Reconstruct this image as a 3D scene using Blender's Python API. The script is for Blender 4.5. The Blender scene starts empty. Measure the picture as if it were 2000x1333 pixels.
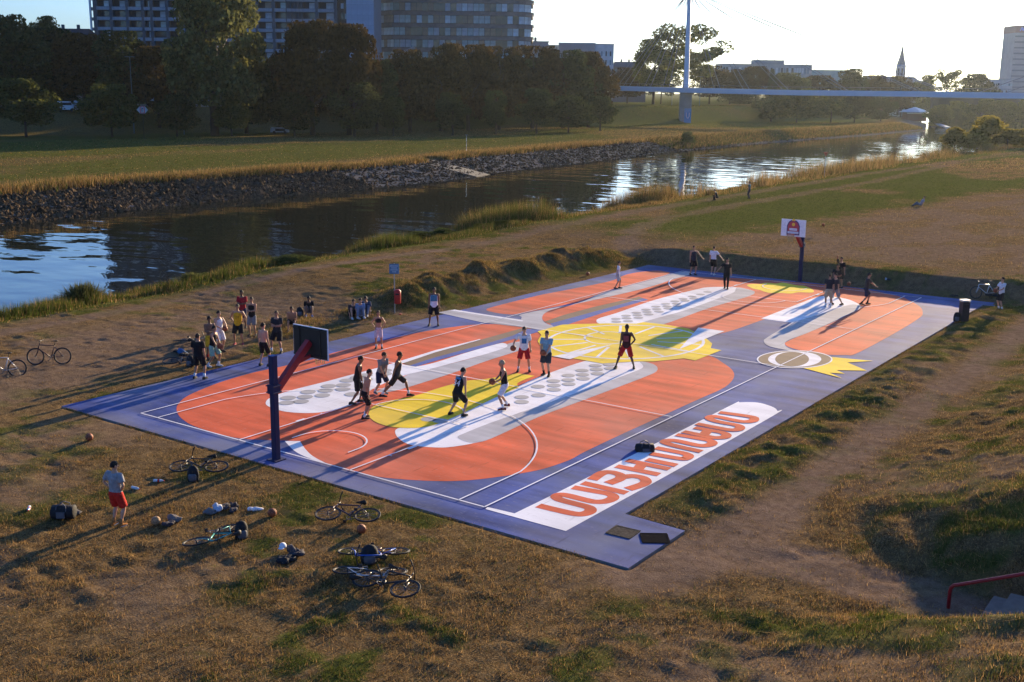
import bpy, math, random
import numpy as np
from mathutils import Vector, Matrix, Euler, noise as mnoise

random.seed(7)
RNG = np.random.default_rng(7)
R = math.radians
sc = bpy.context.scene
COL = sc.collection

# ------------------------------------------------------------------ camera
F_PX, YAW, PITCH, ROLL = 2196.04, -0.61817, -0.21885, 0.01108      # surveyed from the court lines (2000 px wide frame)
CAM = Vector((32.4125, -23.2698, 11.1509))
_f = Vector((math.sin(YAW)*math.cos(PITCH), math.cos(YAW)*math.cos(PITCH), math.sin(PITCH)))
_r0 = Vector((math.cos(YAW), -math.sin(YAW), 0)); _u0 = _r0.cross(_f)
_r = _r0*math.cos(ROLL) + _u0*math.sin(ROLL); _u = -_r0*math.sin(ROLL) + _u0*math.cos(ROLL)
cd = bpy.data.cameras.new('camera'); cam = bpy.data.objects.new('camera', cd); COL.objects.link(cam)
cam.matrix_world = Matrix(((_r.x, _u.x, -_f.x, CAM.x), (_r.y, _u.y, -_f.y, CAM.y), (_r.z, _u.z, -_f.z, CAM.z), (0, 0, 0, 1)))
cd.sensor_width = 36; cd.lens = F_PX/2000*36; cd.clip_start = .5; cd.clip_end = 6000
sc.camera = cam

# ------------------------------------------------------------------ light
SUN_EL, SUN_AZ = 11.0, -4.6        # degrees; azimuth measured from +y towards +x
w = bpy.data.worlds.new('World'); sc.world = w; w.use_nodes = True
nt = w.node_tree; bg = nt.nodes['Background']
sky = nt.nodes.new('ShaderNodeTexSky'); sky.sky_type = 'NISHITA'; sky.sun_disc = False
sky.sun_elevation = R(SUN_EL); sky.sun_rotation = R(SUN_AZ)
sky.air_density = 1.0; sky.dust_density = 1.8; sky.ozone_density = 3.0
_tint = nt.nodes.new('ShaderNodeMix'); _tint.data_type = 'RGBA'; _tint.blend_type = 'MULTIPLY'; _tint.inputs[0].default_value = 1
_tint.inputs[7].default_value = (.60, .86, 1.36, 1)           # the photograph's white balance: sunlit white neutral, skylight blue
nt.links.new(sky.outputs[0], _tint.inputs[6]); nt.links.new(_tint.outputs[2], bg.inputs[0]); bg.inputs[1].default_value = 0.088
sl = bpy.data.lights.new('sun', 'SUN'); sl.energy = 5.0; sl.angle = R(.53); sl.color = (1, .75, .45)
so = bpy.data.objects.new('sun', sl); COL.objects.link(so)
_sd = Vector((math.sin(R(SUN_AZ))*math.cos(R(SUN_EL)), math.cos(R(SUN_AZ))*math.cos(R(SUN_EL)), math.sin(R(SUN_EL))))
so.rotation_euler = (-_sd).to_track_quat('-Z', 'Y').to_euler(); so.location = (0, 0, 60)
vs = sc.view_settings; vs.view_transform = 'Standard'; vs.look = 'None'; vs.gamma = 1; vs.exposure = 1.5
vs.use_curve_mapping = False

# ------------------------------------------------------------------ helpers
FH = Vector((math.sin(YAW), math.cos(YAW), 0)); RH = Vector((math.cos(YAW), -math.sin(YAW), 0))
def ray(px, py): return _f*F_PX + _r*(px-1000) - _u*(py-666.5)
def gp(px, py, z=0.0):
    d = ray(px, py); t = (z-CAM.z)/d.z; return CAM + d*t
def at(px, py, depth):
    return CAM + ray(px, py)*(depth/F_PX)
def fdir(phi):
    a = R(phi); return FH*math.cos(a) + RH*math.sin(a)
def yaw_of(v): return math.atan2(-v.x, v.y)          # rotation about z that turns +y into v

def tag(o, label=None, cat=None, group=None, kind=None):
    if label: o['label'] = label
    if cat: o['category'] = cat
    if group: o['group'] = group
    if kind: o['kind'] = kind
    return o
def empty(name, loc, rz=0, label=None, cat=None, group=None):
    o = bpy.data.objects.new(name, None); COL.objects.link(o); o.location = loc; o.rotation_euler = (0, 0, rz)
    o.empty_display_size = .2
    return tag(o, label, cat, group)
def link(name, me, parent=None, loc=None, rot=None, scale=None):
    o = bpy.data.objects.new(name, me); COL.objects.link(o)
    if parent: o.parent = parent
    if loc is not None: o.location = loc
    if rot is not None: o.rotation_euler = rot
    if scale is not None: o.scale = scale
    return o
def mesh(name, v, f, mat=None, smooth=False):
    me = bpy.data.meshes.new(name); me.from_pydata([tuple(p) for p in v], [], f)
    if smooth: me.shade_smooth()
    if mat: me.materials.append(mat)
    me.update(); return me
def np_mesh(name, V, nper, mat, attr=None, smooth=False):
    """V: (faces*nper,3) array, every face own vertices; attr: dict name->(per-vertex values)"""
    n = len(V); nf = n//nper
    me = bpy.data.meshes.new(name); me.vertices.add(n); me.vertices.foreach_set('co', np.ascontiguousarray(V, np.float32).ravel())
    me.loops.add(n); me.loops.foreach_set('vertex_index', np.arange(n, dtype=np.int32))
    me.polygons.add(nf); me.polygons.foreach_set('loop_start', np.arange(0, n, nper, dtype=np.int32))
    me.polygons.foreach_set('loop_total', np.full(nf, nper, np.int32))
    me.update(calc_edges=True)
    if attr:
        for k, a in attr.items():
            if a.ndim == 1:
                at_ = me.attributes.new(k, 'FLOAT', 'POINT'); at_.data.foreach_set('value', a.astype(np.float32))
            else:
                at_ = me.attributes.new(k, 'FLOAT_VECTOR', 'POINT'); at_.data.foreach_set('vector', a.astype(np.float32).ravel())
    me.materials.append(mat); return me

class MB:
    def __init__(s): s.v = []; s.f = []
    def add(s, v, f):
        n = len(s.v); s.v += [Vector(p) for p in v]; s.f += [tuple(i+n for i in q) for q in f]; return s
    def box(s, c, d, rz=0, m=None):
        hx, hy, hz = d[0]/2, d[1]/2, d[2]/2
        v = [Vector((x, y, z)) for z in (-hz, hz) for x, y in ((-hx, -hy), (hx, -hy), (hx, hy), (-hx, hy))]
        if m is not None: v = [m @ p for p in v]
        elif rz: v = [Matrix.Rotation(rz, 3, 'Z') @ p for p in v]
        v = [p+Vector(c) for p in v]
        return s.add(v, [(3, 2, 1, 0), (4, 5, 6, 7), (0, 1, 5, 4), (1, 2, 6, 5), (2, 3, 7, 6), (3, 0, 4, 7)])
    def rings(s, rings, cap=True, closed=False):
        n = len(rings[0]); v = [p for r in rings for p in r]; f = []
        m = len(rings)
        for i in range(m-1 if not closed else m):
            j = (i+1) % m
            for k in range(n):
                l = (k+1) % n; f.append((i*n+k, i*n+l, j*n+l, j*n+k))
        if cap and not closed:
            f.append(tuple(range(n-1, -1, -1))); f.append(tuple((m-1)*n+k for k in range(n)))
        return s.add(v, f)
    def tube(s, pts, rad, n=8, closed=False, cap=True, sq=None):
        pts = [Vector(p) for p in pts]
        if not hasattr(rad, '__len__'): rad = [rad]*len(pts)
        m = len(pts); rings = []; prev = None
        for i, p in enumerate(pts):
            if closed: t = pts[(i+1) % m]-pts[i-1]
            else: t = pts[min(i+1, m-1)]-pts[max(i-1, 0)]
            t = t.normalized() if t.length > 1e-9 else Vector((0, 0, 1))
            if prev is None:
                a = Vector((0, 0, 1)) if abs(t.z) < .9 else Vector((0, 1, 0)); x = a.cross(t).normalized()
            else:
                x = (prev-t*prev.dot(t)).normalized()
            prev = x; y = t.cross(x)
            ky = sq if sq else 1
            rings.append([p+(x*math.cos(2*math.pi*k/n)+y*math.sin(2*math.pi*k/n)*ky)*rad[i] for k in range(n)])
        return s.rings(rings, cap, closed)
    def ell(s, c, r, nu=10, nv=7, m=None):
        c = Vector(c); rg = []
        for i in range(1, nv):
            a = math.pi*i/nv
            rg.append([(r[0]*math.sin(a)*math.cos(2*math.pi*k/nu), r[1]*math.sin(a)*math.sin(2*math.pi*k/nu), -r[2]*math.cos(a)) for k in range(nu)])
        v = [p for q in rg for p in q]+[(0, 0, -r[2]), (0, 0, r[2])]; f = []
        for i in range(nv-2):
            for k in range(nu):
                l = (k+1) % nu; f.append((i*nu+k, i*nu+l, (i+1)*nu+l, (i+1)*nu+k))
        b = len(v)-2
        for k in range(nu):
            l = (k+1) % nu; f.append((b, l, k)); f.append((b+1, (nv-2)*nu+k, (nv-2)*nu+l))
        v = [Vector(p) for p in v]
        if m is not None: v = [m @ p for p in v]
        return s.add([p+c for p in v], f)
    def lathe(s, prof, c=(0, 0, 0), n=12, cap=True):
        c = Vector(c)
        return s.rings([[c+Vector((r*math.cos(2*math.pi*k/n), r*math.sin(2*math.pi*k/n), z)) for k in range(n)] for r, z in prof], cap)
    def prism(s, poly, z0, z1, m=None):
        n = len(poly); v = [Vector((p[0], p[1], z0)) for p in poly]+[Vector((p[0], p[1], z1)) for p in poly]
        if m is not None: v = [m @ p for p in v]
        f = [tuple(range(n-1, -1, -1)), tuple(range(n, 2*n))]+[(i, (i+1) % n, n+(i+1) % n, n+i) for i in range(n)]
        return s.add(v, f)
    def me(s, name, mat=None, smooth=False): return mesh(name, s.v, s.f, mat, smooth)
    def obj(s, name, mat, parent=None, smooth=False, **k): return link(name, s.me(name, mat, smooth), parent, **k)

# ------------------------------------------------------------------ materials
MATS = {}
def mat(name, col, rough=.7, metal=0, var=.12, nscale=8, bump=0, bscale=40, spec=.3, emit=None, estr=1, coords='Object', stretch=None):
    if name in MATS: return MATS[name]
    m = bpy.data.materials.new(name); m.use_nodes = True; n = m.node_tree.nodes; l = m.node_tree.links
    b = n['Principled BSDF']; b.inputs['Roughness'].default_value = rough; b.inputs['Metallic'].default_value = metal
    b.inputs['Specular IOR Level'].default_value = spec
    tc = n.new('ShaderNodeTexCoord'); src = tc.outputs[coords]
    if stretch:
        mp = n.new('ShaderNodeMapping'); mp.inputs['Scale'].default_value = stretch; l.new(src, mp.inputs[0]); src = mp.outputs[0]
    no = n.new('ShaderNodeTexNoise'); no.inputs['Scale'].default_value = nscale; no.inputs['Detail'].default_value = 5; l.new(src, no.inputs[0])
    mr = n.new('ShaderNodeMapRange'); mr.inputs[1].default_value = .25; mr.inputs[2].default_value = .75
    mr.inputs[3].default_value = 1-var*1.6; mr.inputs[4].default_value = 1+var; l.new(no.outputs[0], mr.inputs[0])
    mx = n.new('ShaderNodeMix'); mx.data_type = 'RGBA'; mx.blend_type = 'MULTIPLY'; mx.inputs[0].default_value = 1
    mx.inputs[6].default_value = (*col, 1); l.new(mr.outputs[0], mx.inputs[7]); l.new(mx.outputs[2], b.inputs['Base Color'])
    if bump:
        n2 = n.new('ShaderNodeTexNoise'); n2.inputs['Scale'].default_value = bscale; n2.inputs['Detail'].default_value = 4; l.new(src, n2.inputs[0])
        bp = n.new('ShaderNodeBump'); bp.inputs['Strength'].default_value = bump; bp.inputs['Distance'].default_value = .02
        l.new(n2.outputs[0], bp.inputs['Height']); l.new(bp.outputs[0], b.inputs['Normal'])
    if emit:
        b.inputs['Emission Color'].default_value = (*emit, 1); b.inputs['Emission Strength'].default_value = estr
    MATS[name] = m; return m

def leaf_mat(name, c1, c2, trans=.35):
    m = bpy.data.materials.new(name); m.use_nodes = True; n = m.node_tree.nodes; l = m.node_tree.links
    for x in list(n):
        if x.type != 'OUTPUT_MATERIAL': n.remove(x)
    g = n.new('ShaderNodeNewGeometry'); oi = n.new('ShaderNodeObjectInfo')
    mx = n.new('ShaderNodeMix'); mx.data_type = 'RGBA'; mx.inputs[6].default_value = (*c1, 1); mx.inputs[7].default_value = (*c2, 1)
    l.new(g.outputs['Random Per Island'], mx.inputs[0])
    hs = n.new('ShaderNodeHueSaturation'); l.new(mx.outputs[2], hs.inputs['Color'])
    mr = n.new('ShaderNodeMapRange'); mr.inputs[3].default_value = .75; mr.inputs[4].default_value = 1.2; l.new(oi.outputs['Random'], mr.inputs[0]); l.new(mr.outputs[0], hs.inputs['Value'])
    d = n.new('ShaderNodeBsdfDiffuse'); t = n.new('ShaderNodeBsdfTranslucent'); mi = n.new('ShaderNodeMixShader'); mi.inputs[0].default_value = trans
    l.new(hs.outputs[0], d.inputs[0]); l.new(hs.outputs[0], t.inputs[0]); l.new(d.outputs[0], mi.inputs[1]); l.new(t.outputs[0], mi.inputs[2])
    l.new(mi.outputs[0], n['Material Output'].inputs[0]); MATS[name] = m; return m

# ------------------------------------------------------------------ noise and terrain
_P = RNG.permutation(512)
_T = RNG.random(4096)
def vnoise(x, y):
    x = np.asarray(x, float); y = np.asarray(y, float)
    xi = np.floor(x).astype(int); yi = np.floor(y).astype(int); xf = x-xi; yf = y-yi
    u = xf*xf*(3-2*xf); v = yf*yf*(3-2*yf)
    def h(a, b): return _T[(_P[(a+_P[b & 511]) & 511]*7+(b & 255)*13) & 4095]
    return (h(xi, yi)*(1-u)+h(xi+1, yi)*u)*(1-v)+(h(xi, yi+1)*(1-u)+h(xi+1, yi+1)*u)*v
def fbm(x, y, o=4):
    s = 0; a = .5; t = 0
    for i in range(o):
        s = s+a*vnoise(np.asarray(x)*2**i+17.3*i, np.asarray(y)*2**i-9.1*i); t += a; a *= .5
    return s/t
def ss(a, b, x):
    t = np.clip((x-a)/(b-a), 0, 1); return t*t*(3-2*t)
def ip(y, tab):
    return np.interp(y, [a for a, b in tab], [b for a, b in tab])
WATER = -1.6
XN = [(-80, -23), (0, -25), (10, -25.5), (25, -27.5), (40, -28), (55, -29.5), (70, -29), (96, -31), (163, -36), (218, -35), (300, -20), (420, 0), (900, 60)]
XF = [(-80, -60), (0, -64), (34, -67.5), (57, -70.5), (80, -69.5), (107, -70.5), (125, -75), (191, -83), (256, -88), (335, -88), (420, -92), (520, -120), (900, -260)]
XT = [(-80, -245), (0, -228), (118, -200), (200, -180), (250, -168), (340, -152), (430, -140), (520, -150), (900, -290)]
def seg_d(x, y, pts):
    d = np.full(np.shape(x), 1e9)
    for (ax, ay), (bx, by) in zip(pts[:-1], pts[1:]):
        vx, vy = bx-ax, by-ay; t = np.clip(((x-ax)*vx+(y-ay)*vy)/(vx*vx+vy*vy), 0, 1)
        d = np.minimum(d, np.hypot(x-ax-vx*t, y-ay-vy*t))
    return d
MOUNDS = [(-6.0, 20.3, .7, .45), (-6.7, 22.2, 1.1, .42), (-7.3, 24.6, 1.3, .80), (-6.3, 26.1, .7, .45), (-6.9, 28.6, 1.0, .75), (-7.6, 29.4, .9, .6), (-6.2, 32.4, .8, .50), (-7.3, 33.0, 1.5, .62), (-6.4, 35.6, .6, .7),
          (-7.2, 37.3, 1.2, .85), (-6.2, 39.4, .7, .35), (-5.6, 40.9, 1.2, .55), (-4.2, 42.5, .8, .45), (-6.2, 17.6, .8, .3), (-7.1, 14.3, 1.1, .38), (-6.0, 12.0, .8, .25)]
SX0, SX1, SY0, SY1 = -3.05, 18.3, -1.1, 42.1          # slab
DIRT = [[(20.6, -1.2), (21.4, 1.2), (21.5, 4.0), (21.4, 8), (21.5, 12.7), (21.6, 20), (21.7, 33), (21.4, 41), (20.5, 43)], [(21, 1.0), (23.4, 1.6), (26, 1.5), (28, 1.3)]]
def H(x, y):
    x = np.asarray(x, float); y = np.asarray(y, float)
    n1 = fbm(x*.9, y*.9, 3)-.5; n2 = fbm(x*.12+40, y*.12, 3)-.5
    jag = (fbm(x*.7+9, y*.7+3, 3)-.5)*.9
    back = .92*ss(42.9, 44.3, y+jag*1.0)*ss(-7, -2.5, x)
    left = .55*ss(14, 25, y)*(1-ss(-6.2, -4.6, x+jag*.6)*(1-ss(43, 46, y)))+.25*ss(43, 52, y)
    z = np.maximum(back, left)
    inpit = ss(-8.2, -6.5, x)*(1-ss(17.6, 19.2, x)*0)*(1-ss(42, 44, y))
    for cx, cy, r, h in MOUNDS:
        d2 = (x-cx)**2+(y-cy)**2
        z = z+h*.42*np.exp(-d2/(r*r*1.3)*(.7+1.6*(n1+.5)))*(1+1.8*n1)
    ridge = np.exp(-((x+6.6+1.6*(fbm(x*.1+5, y*.33, 2)-.5))/1.25)**2)*ss(18.5, 22, y)*(1-ss(40.5, 43.2, y)); clod = fbm(x*1.5+2, y*1.1+4, 3)
    z = z+ridge*(.10+1.0*np.maximum(clod-.34, 0)+.35*(fbm(x*4.1, y*4.1, 2)-.5))
    # east verge lumps, bank beside the footpath, dyke
    verge = ss(18.4, 19.0, x)*(1-ss(20.2, 20.9, x))*ss(2.6, 4.2, y)
    z = z+verge*(.09+.30*(fbm(x*1.7+3, y*1.7, 3)-.5))
    xe = ip(y, [(-30, 23.6), (-1.2, 24.2), (-.3, 25.2), (.15, 28.6), (2.3, 28.6), (2.9, 25.6), (4.2, 23.9), (6.5, 22.7), (40, 22.6), (44, 23), (300, 24)])
    rise = ss(0, 1.3, x-xe+jag*.12)*.32
    dyke = np.maximum(0, x-xe-1.6)*.34
    z = z+rise*(1+.5*n1)+np.minimum(dyke, 8.6)
    near = (x > -20) & (x < 40) & (y < 60)
    rough = np.where(near, 1, 0)*(.35+.9*ss(.42, .62, fbm(x*.45+70, y*.45, 3)))
    path_ = 1-.8*(1-ss(.2, 1.3, seg_d(x, y, DIRT[0])-.7))
    z = z+rough*path_*((fbm(x*2.4, y*2.4+7, 2)-.5)*.11+(vnoise(x*4.7, y*4.7)-.5)*.045)
    z = z+n1*.05+n2*.22*ss(5, 25, np.abs(x-7.5)-11)*(x > -17)
    # slab bed
    ins = ss(SX0-.15, SX0+.1, x)*(1-ss(SX1-.1, SX1+.15, x))*ss(SY0-.15, SY0+.1, y)*(1-ss(SY1-.1, SY1+.15, y))
    ap = ss(17.9, 18.1, x)*(1-ss(20.05, 20.3, x))*ss(SY0-.15, SY0+.1, y)*(1-ss(1.7, 2.0, y))
    nearslab = ss(SX0-1.2, SX0-.1, x)*(1-ss(SX1+.1, SX1+.9, x))*ss(SY0-1.6, SY0-.2, y)*(1-ss(SY1+.05, SY1+1.1, y))
    nearslab = np.maximum(nearslab, ss(17, 17.5, x)*(1-ss(20.2, 21.2, x))*ss(SY0-1.2, SY0-.2, y)*(1-ss(2.0, 2.9, y)))
    z = z*(1-nearslab)+nearslab*(-.02+.03*n1)
    cut = np.maximum(ins, ap); z = z*(1-cut)-.13*cut
    # near bank down to the river
    xn = ip(y, XN)
    tb = np.clip((x-xn)/(-18.3-xn+1e-6), -2, 1)
    bank = WATER+(z-WATER)*np.where(tb > 0, np.maximum(tb, 0)**.8, tb*.5)+.12*n1
    zn = np.where(x > -18.3, z, bank)
    # far side
    xf = ip(y, XF); top = xf-9.5
    tf = np.clip((xf-x)/9.5, -1.5, 1)
    zf = WATER+np.where(tf > 0, tf*2.0, tf*1.2)+.15*n1
    xt = ip(y, XT)
    zm = .4+.25*n2+.1*n1+(x < xf-14)*0
    dk = np.clip((xt-x)/17, 0, 1); zm = zm+5.9*dk*dk*(3-2*dk)
    zf = np.where(x < top, zm, zf)
    mid = (xn+xf)/2
    return np.maximum(np.where(x > mid, zn, zf), -4.0)
def h1(x, y): return float(H(np.array([x]), np.array([y]))[0])
def hit(px, py, lift=0):
    z = 0.0
    for i in range(14):
        p = gp(px, py, z); z = .5*z+.5*(h1(p.x, p.y)+lift)
    p = gp(px, py, z); return Vector((p.x, p.y, h1(p.x, p.y)))
RIVP = [(-15.6, -10), (-16, 4.2), (-16.6, 14), (-16.8, 22), (-16.3, 28.5), (-15.4, 38)]
TRK = [[(-6, 44), (-10, 52), (-12, 62), (-12.5, 84), (-12, 113), (-14, 150), (-16, 180), (-14, 260)], [(-15.4, 38), (-16.8, 65), (-17, 95), (-17.2, 130), (-16, 170), (-13, 202), (-8, 300)]]
def masks(x, y):
    """bare soil 0..1 and green 0..1 (what grows there)"""
    jag = (fbm(x*.6+5, y*.6, 3)-.5)
    w0 = np.where(y < 5, 2.0-.12*np.maximum(y, 0), 1.15)
    dirt = 1-ss(-.45, .5, seg_d(x, y, DIRT[0])-w0*.62+jag*1.0)
    dirt = np.maximum(dirt, 1-ss(-.3, .5, seg_d(x, y, DIRT[1])-1.0+jag*.9))
    dirt = np.maximum(dirt, .9*(1-ss(.2, 1.0, seg_d(x, y, RIVP)+jag*.5)))
    for t in TRK: dirt = np.maximum(dirt, .8*(1-ss(.3, 1.5, seg_d(x, y, t)+jag*1.6)))
    far = x < ip(y, XF)-9
    trod = (1-far)*ss(-.05, .22, fbm(x*.25+3, y*.25+8, 4)-.50)*(.6-.5*ss(46, 54, y))
    # trampled ground along the north-west of the slab
    trod = np.maximum(trod, .75*ss(-15.5, -13, x)*(1-ss(-6, -3.5, x))*(1-ss(14, 24, y))*ss(.3, .5, fbm(x*.4, y*.4+20, 3)+.12))
    dirt = np.clip(np.maximum(dirt, trod), 0, 1)
    backcut = ss(42.4, 42.8, y)*(1-ss(43.7, 44.6, y+jag))*ss(-3, -1, x)*(1-ss(19, 22, x)); dirt = np.maximum(dirt, .35*backcut)
    g = ss(.50, .60, fbm(x*1.1+31, y*1.1+7, 4))*ss(.40, .60, fbm(x*.22+1, y*.22+7, 3))
    g = np.maximum(g*.9, .85*ss(.47, .6, fbm(x*.8+3, y*.8, 3))*ss(24.0, 25, x+y*.08))
    strip = np.exp(-((x+5.0)/1.1)**2)*ss(8, 14, y)*(1-ss(42, 45, y)); g = np.maximum(g, .9*strip*ss(.4, .5, fbm(x*1.2, y*1.2, 3)))
    g = np.maximum(g, ss(-17.2, -18.6, x)*.9*(x > -40))
    g = np.maximum(g, .95*ss(.36, .50, fbm(x*.12+2, y*.05, 3)+.06)*ss(48, 56, y)*(1-ss(-3, 2, x+2-(y-56)*.12+jag*7))*(x > -24))
    vg = ss(18.3, 18.7, x)*(1-ss(20.3, 20.9, x))*ss(2.2, 3.4, y)*(1-ss(40, 42, y)); g = np.maximum(g, vg*.75*ss(.40, .55, fbm(x*1.3+8, y*1.3, 3)))
    dry = ss(44, 50, y)*ss(-1, 3, x+2-(y-56)*.12+jag*5)*(1-far); g = g*(1-.85*dry); dirt = np.maximum(dirt, .75*dry*ss(.30, .55, fbm(x*.5, y*.3+9, 3)))
    gf = (.45+.55*ss(.38, .54, fbm(x*.05+9, y*.02+4, 3)+.06))*(1-.9*np.exp(-((x-(ip(y, XF)-15))/6)**2))
    g = np.where(far, .9*gf, g)
    return dirt, g*(1-.8*dirt)

def ground_mat():
    m = bpy.data.materials.new('ground_soil_and_turf'); m.use_nodes = True; n = m.node_tree.nodes; l = m.node_tree.links; b = n['Principled BSDF']
    b.inputs['Roughness'].default_value = 1; b.inputs['Specular IOR Level'].default_value = 0
    tc = n.new('ShaderNodeTexCoord')
    def no(s, d=6, st=None):
        q = n.new('ShaderNodeTexNoise'); q.inputs['Scale'].default_value = s; q.inputs['Detail'].default_value = d; q.inputs['Roughness'].default_value = .65
        l.new(tc.outputs['Object'], q.inputs[0]); return q.outputs[0]
    def mix(f, a, c, t='MIX'):
        q = n.new('ShaderNodeMix'); q.data_type = 'RGBA'; q.blend_type = t
        for s, i in ((f, 0), (a, 6), (c, 7)):
            if isinstance(s, (int, float)): q.inputs[i].default_value = s
            elif isinstance(s, tuple): q.inputs[i].default_value = (*s, 1)
            else: l.new(s, q.inputs[i])
        return q.outputs[2]
    def rng(s, a, c, lo=0, hi=1):
        q = n.new('ShaderNodeMapRange'); q.inputs[1].default_value = a; q.inputs[2].default_value = c; q.inputs[3].default_value = lo; q.inputs[4].default_value = hi; l.new(s, q.inputs[0]); return q.outputs[0]
    def attr(k):
        q = n.new('ShaderNodeAttribute'); q.attribute_name = k; return q.outputs['Fac']
    n5, n1, n20, n70 = no(.5), no(3, 8), no(22, 6), no(70, 4)
    dry = mix(rng(n1, .35, .65), (.066, .042, .020), (.205, .134, .060))
    dry = mix(rng(n20, .5, .7), dry, (.38, .26, .12))
    soil = mix(rng(n1, .3, .7), (.125, .083, .057), (.235, .165, .115))
    soil = mix(rng(n20, .55, .75), soil, (.32, .235, .165))
    green = mix(rng(n1, .3, .7), (.048, .062, .014), (.120, .136, .030))
    c = mix(attr('dirt'), dry, soil); c = mix(attr('green'), c, green)
    stone = mix(rng(no(1.5), .3, .7), (.10, .09, .08), (.2, .185, .165)); c = mix(attr('stone'), c, stone)
    c = mix(rng(n5, .3, .7, 0, .35), c, (.09, .06, .03))
    c = mix(1.0, c, rng(n70, .3, .7, .55, 1.4), 'MULTIPLY')
    l.new(c, b.inputs['Base Color'])
    bp = n.new('ShaderNodeBump'); bp.inputs['Strength'].default_value = .9; bp.inputs['Distance'].default_value = .06
    hm = n.new('ShaderNodeMath'); hm.operation = 'ADD'; l.new(n1, hm.inputs[0]); l.new(n20, hm.inputs[1])
    l.new(hm.outputs[0], bp.inputs['Height']); l.new(bp.outputs[0], b.inputs['Normal'])
    return m
def axis(segs):
    o = []
    for a, b_, s in segs:
        k = max(1, int(round((b_-a)/s))); o += list(np.linspace(a, b_, k, endpoint=False))
    o.append(segs[-1][1]); return np.array(o)
gx = axis([(-2500, -700, 300), (-700, -260, 30), (-260, -130, 4), (-130, -100, 3), (-100, -62, 1.0), (-62, -32, 3), (-32, -20, .6), (-20, 6, .28), (6, 32, .15), (32, 60, 1.5), (60, 300, 20), (300, 2500, 300)])
gy = axis([(-300, -40, 30), (-40, -17, 2), (-17, 22, .15), (22, 46, .26), (46, 66, .5), (66, 140, 1.2), (140, 300, 3), (300, 560, 6), (560, 1000, 30), (1000, 4000, 300)])
GX, GY = np.meshgrid(gx, gy); gxx, gyy = GX.ravel(), GY.ravel()
Z = H(gxx, gyy); nx_, ny_ = len(gx), len(gy)
idx = np.arange(nx_*ny_).reshape(ny_, nx_)
quads = np.stack([idx[:-1, :-1], idx[:-1, 1:], idx[1:, 1:], idx[1:, :-1]], -1).reshape(-1, 4)
gm = bpy.data.meshes.new('ground'); gm.vertices.add(len(Z)); gm.vertices.foreach_set('co', np.stack([gxx, gyy, Z], -1).astype(np.float32).ravel())
gm.loops.add(quads.size); gm.loops.foreach_set('vertex_index', quads.ravel().astype(np.int32)); gm.polygons.add(len(quads))
gm.polygons.foreach_set('loop_start', np.arange(0, quads.size, 4, dtype=np.int32)); gm.polygons.foreach_set('loop_total', np.full(len(quads), 4, np.int32))
gm.update(calc_edges=True); gm.shade_smooth()
dm, gmk = masks(gxx, gyy)
xfv = ip(gyy, XF); st = ((gxx > xfv-9.8) & (gxx < (ip(gyy, XN)+xfv)/2)).astype(float)
for k, a in (('dirt', dm), ('green', gmk), ('stone', st)):
    q = gm.attributes.new(k, 'FLOAT', 'POINT'); q.data.foreach_set('value', a.astype(np.float32))
gm.materials.append(ground_mat())
tag(link('ground', gm), kind='structure')

# water
def water_mat():
    m = bpy.data.materials.new('river_water'); m.use_nodes = True; n = m.node_tree.nodes; l = m.node_tree.links; b = n['Principled BSDF']
    b.inputs['Base Color'].default_value = (.012, .014, .010, 1); b.inputs['Roughness'].default_value = .03; b.inputs['IOR'].default_value = 1.33; b.inputs['Specular IOR Level'].default_value = .5
    tc = n.new('ShaderNodeTexCoord'); mp = n.new('ShaderNodeMapping'); mp.inputs['Rotation'].default_value = (0, 0, R(20)); mp.inputs['Scale'].default_value = (.30, .55, 1)
    l.new(tc.outputs['Object'], mp.inputs[0])
    a = n.new('ShaderNodeTexNoise'); a.inputs['Scale'].default_value = .55; a.inputs['Detail'].default_value = 2.5; a.inputs['Roughness'].default_value = .45; l.new(mp.outputs[0], a.inputs[0])
    c = n.new('ShaderNodeTexNoise'); c.inputs['Scale'].default_value = .02; c.inputs['Detail'].default_value = 1; l.new(tc.outputs['Object'], c.inputs[0])
    mr = n.new('ShaderNodeMapRange'); mr.inputs[1].default_value = .4; mr.inputs[2].default_value = .65; mr.inputs[3].default_value = .35; mr.inputs[4].default_value = 1.0; l.new(c.outputs[0], mr.inputs[0])
    bp = n.new('ShaderNodeBump'); bp.inputs['Distance'].default_value = .11; l.new(a.outputs[0], bp.inputs['Height']); l.new(mr.outputs[0], bp.inputs['Strength']); l.new(bp.outputs[0], b.inputs['Normal'])
    return m
wv = []; wf = []
for i, y in enumerate([-120, -40, 20, 60, 100, 140, 200, 260, 320, 420, 560, 900]):
    wv += [(float(ip(y, XN))+6, y, WATER), (float(ip(y, XF))-5, y, WATER)]
    if i: wf.append((2*i-2, 2*i, 2*i+1, 2*i-1))
tag(link('river_water', mesh('river_water', wv, wf, water_mat())), kind='structure')

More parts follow.
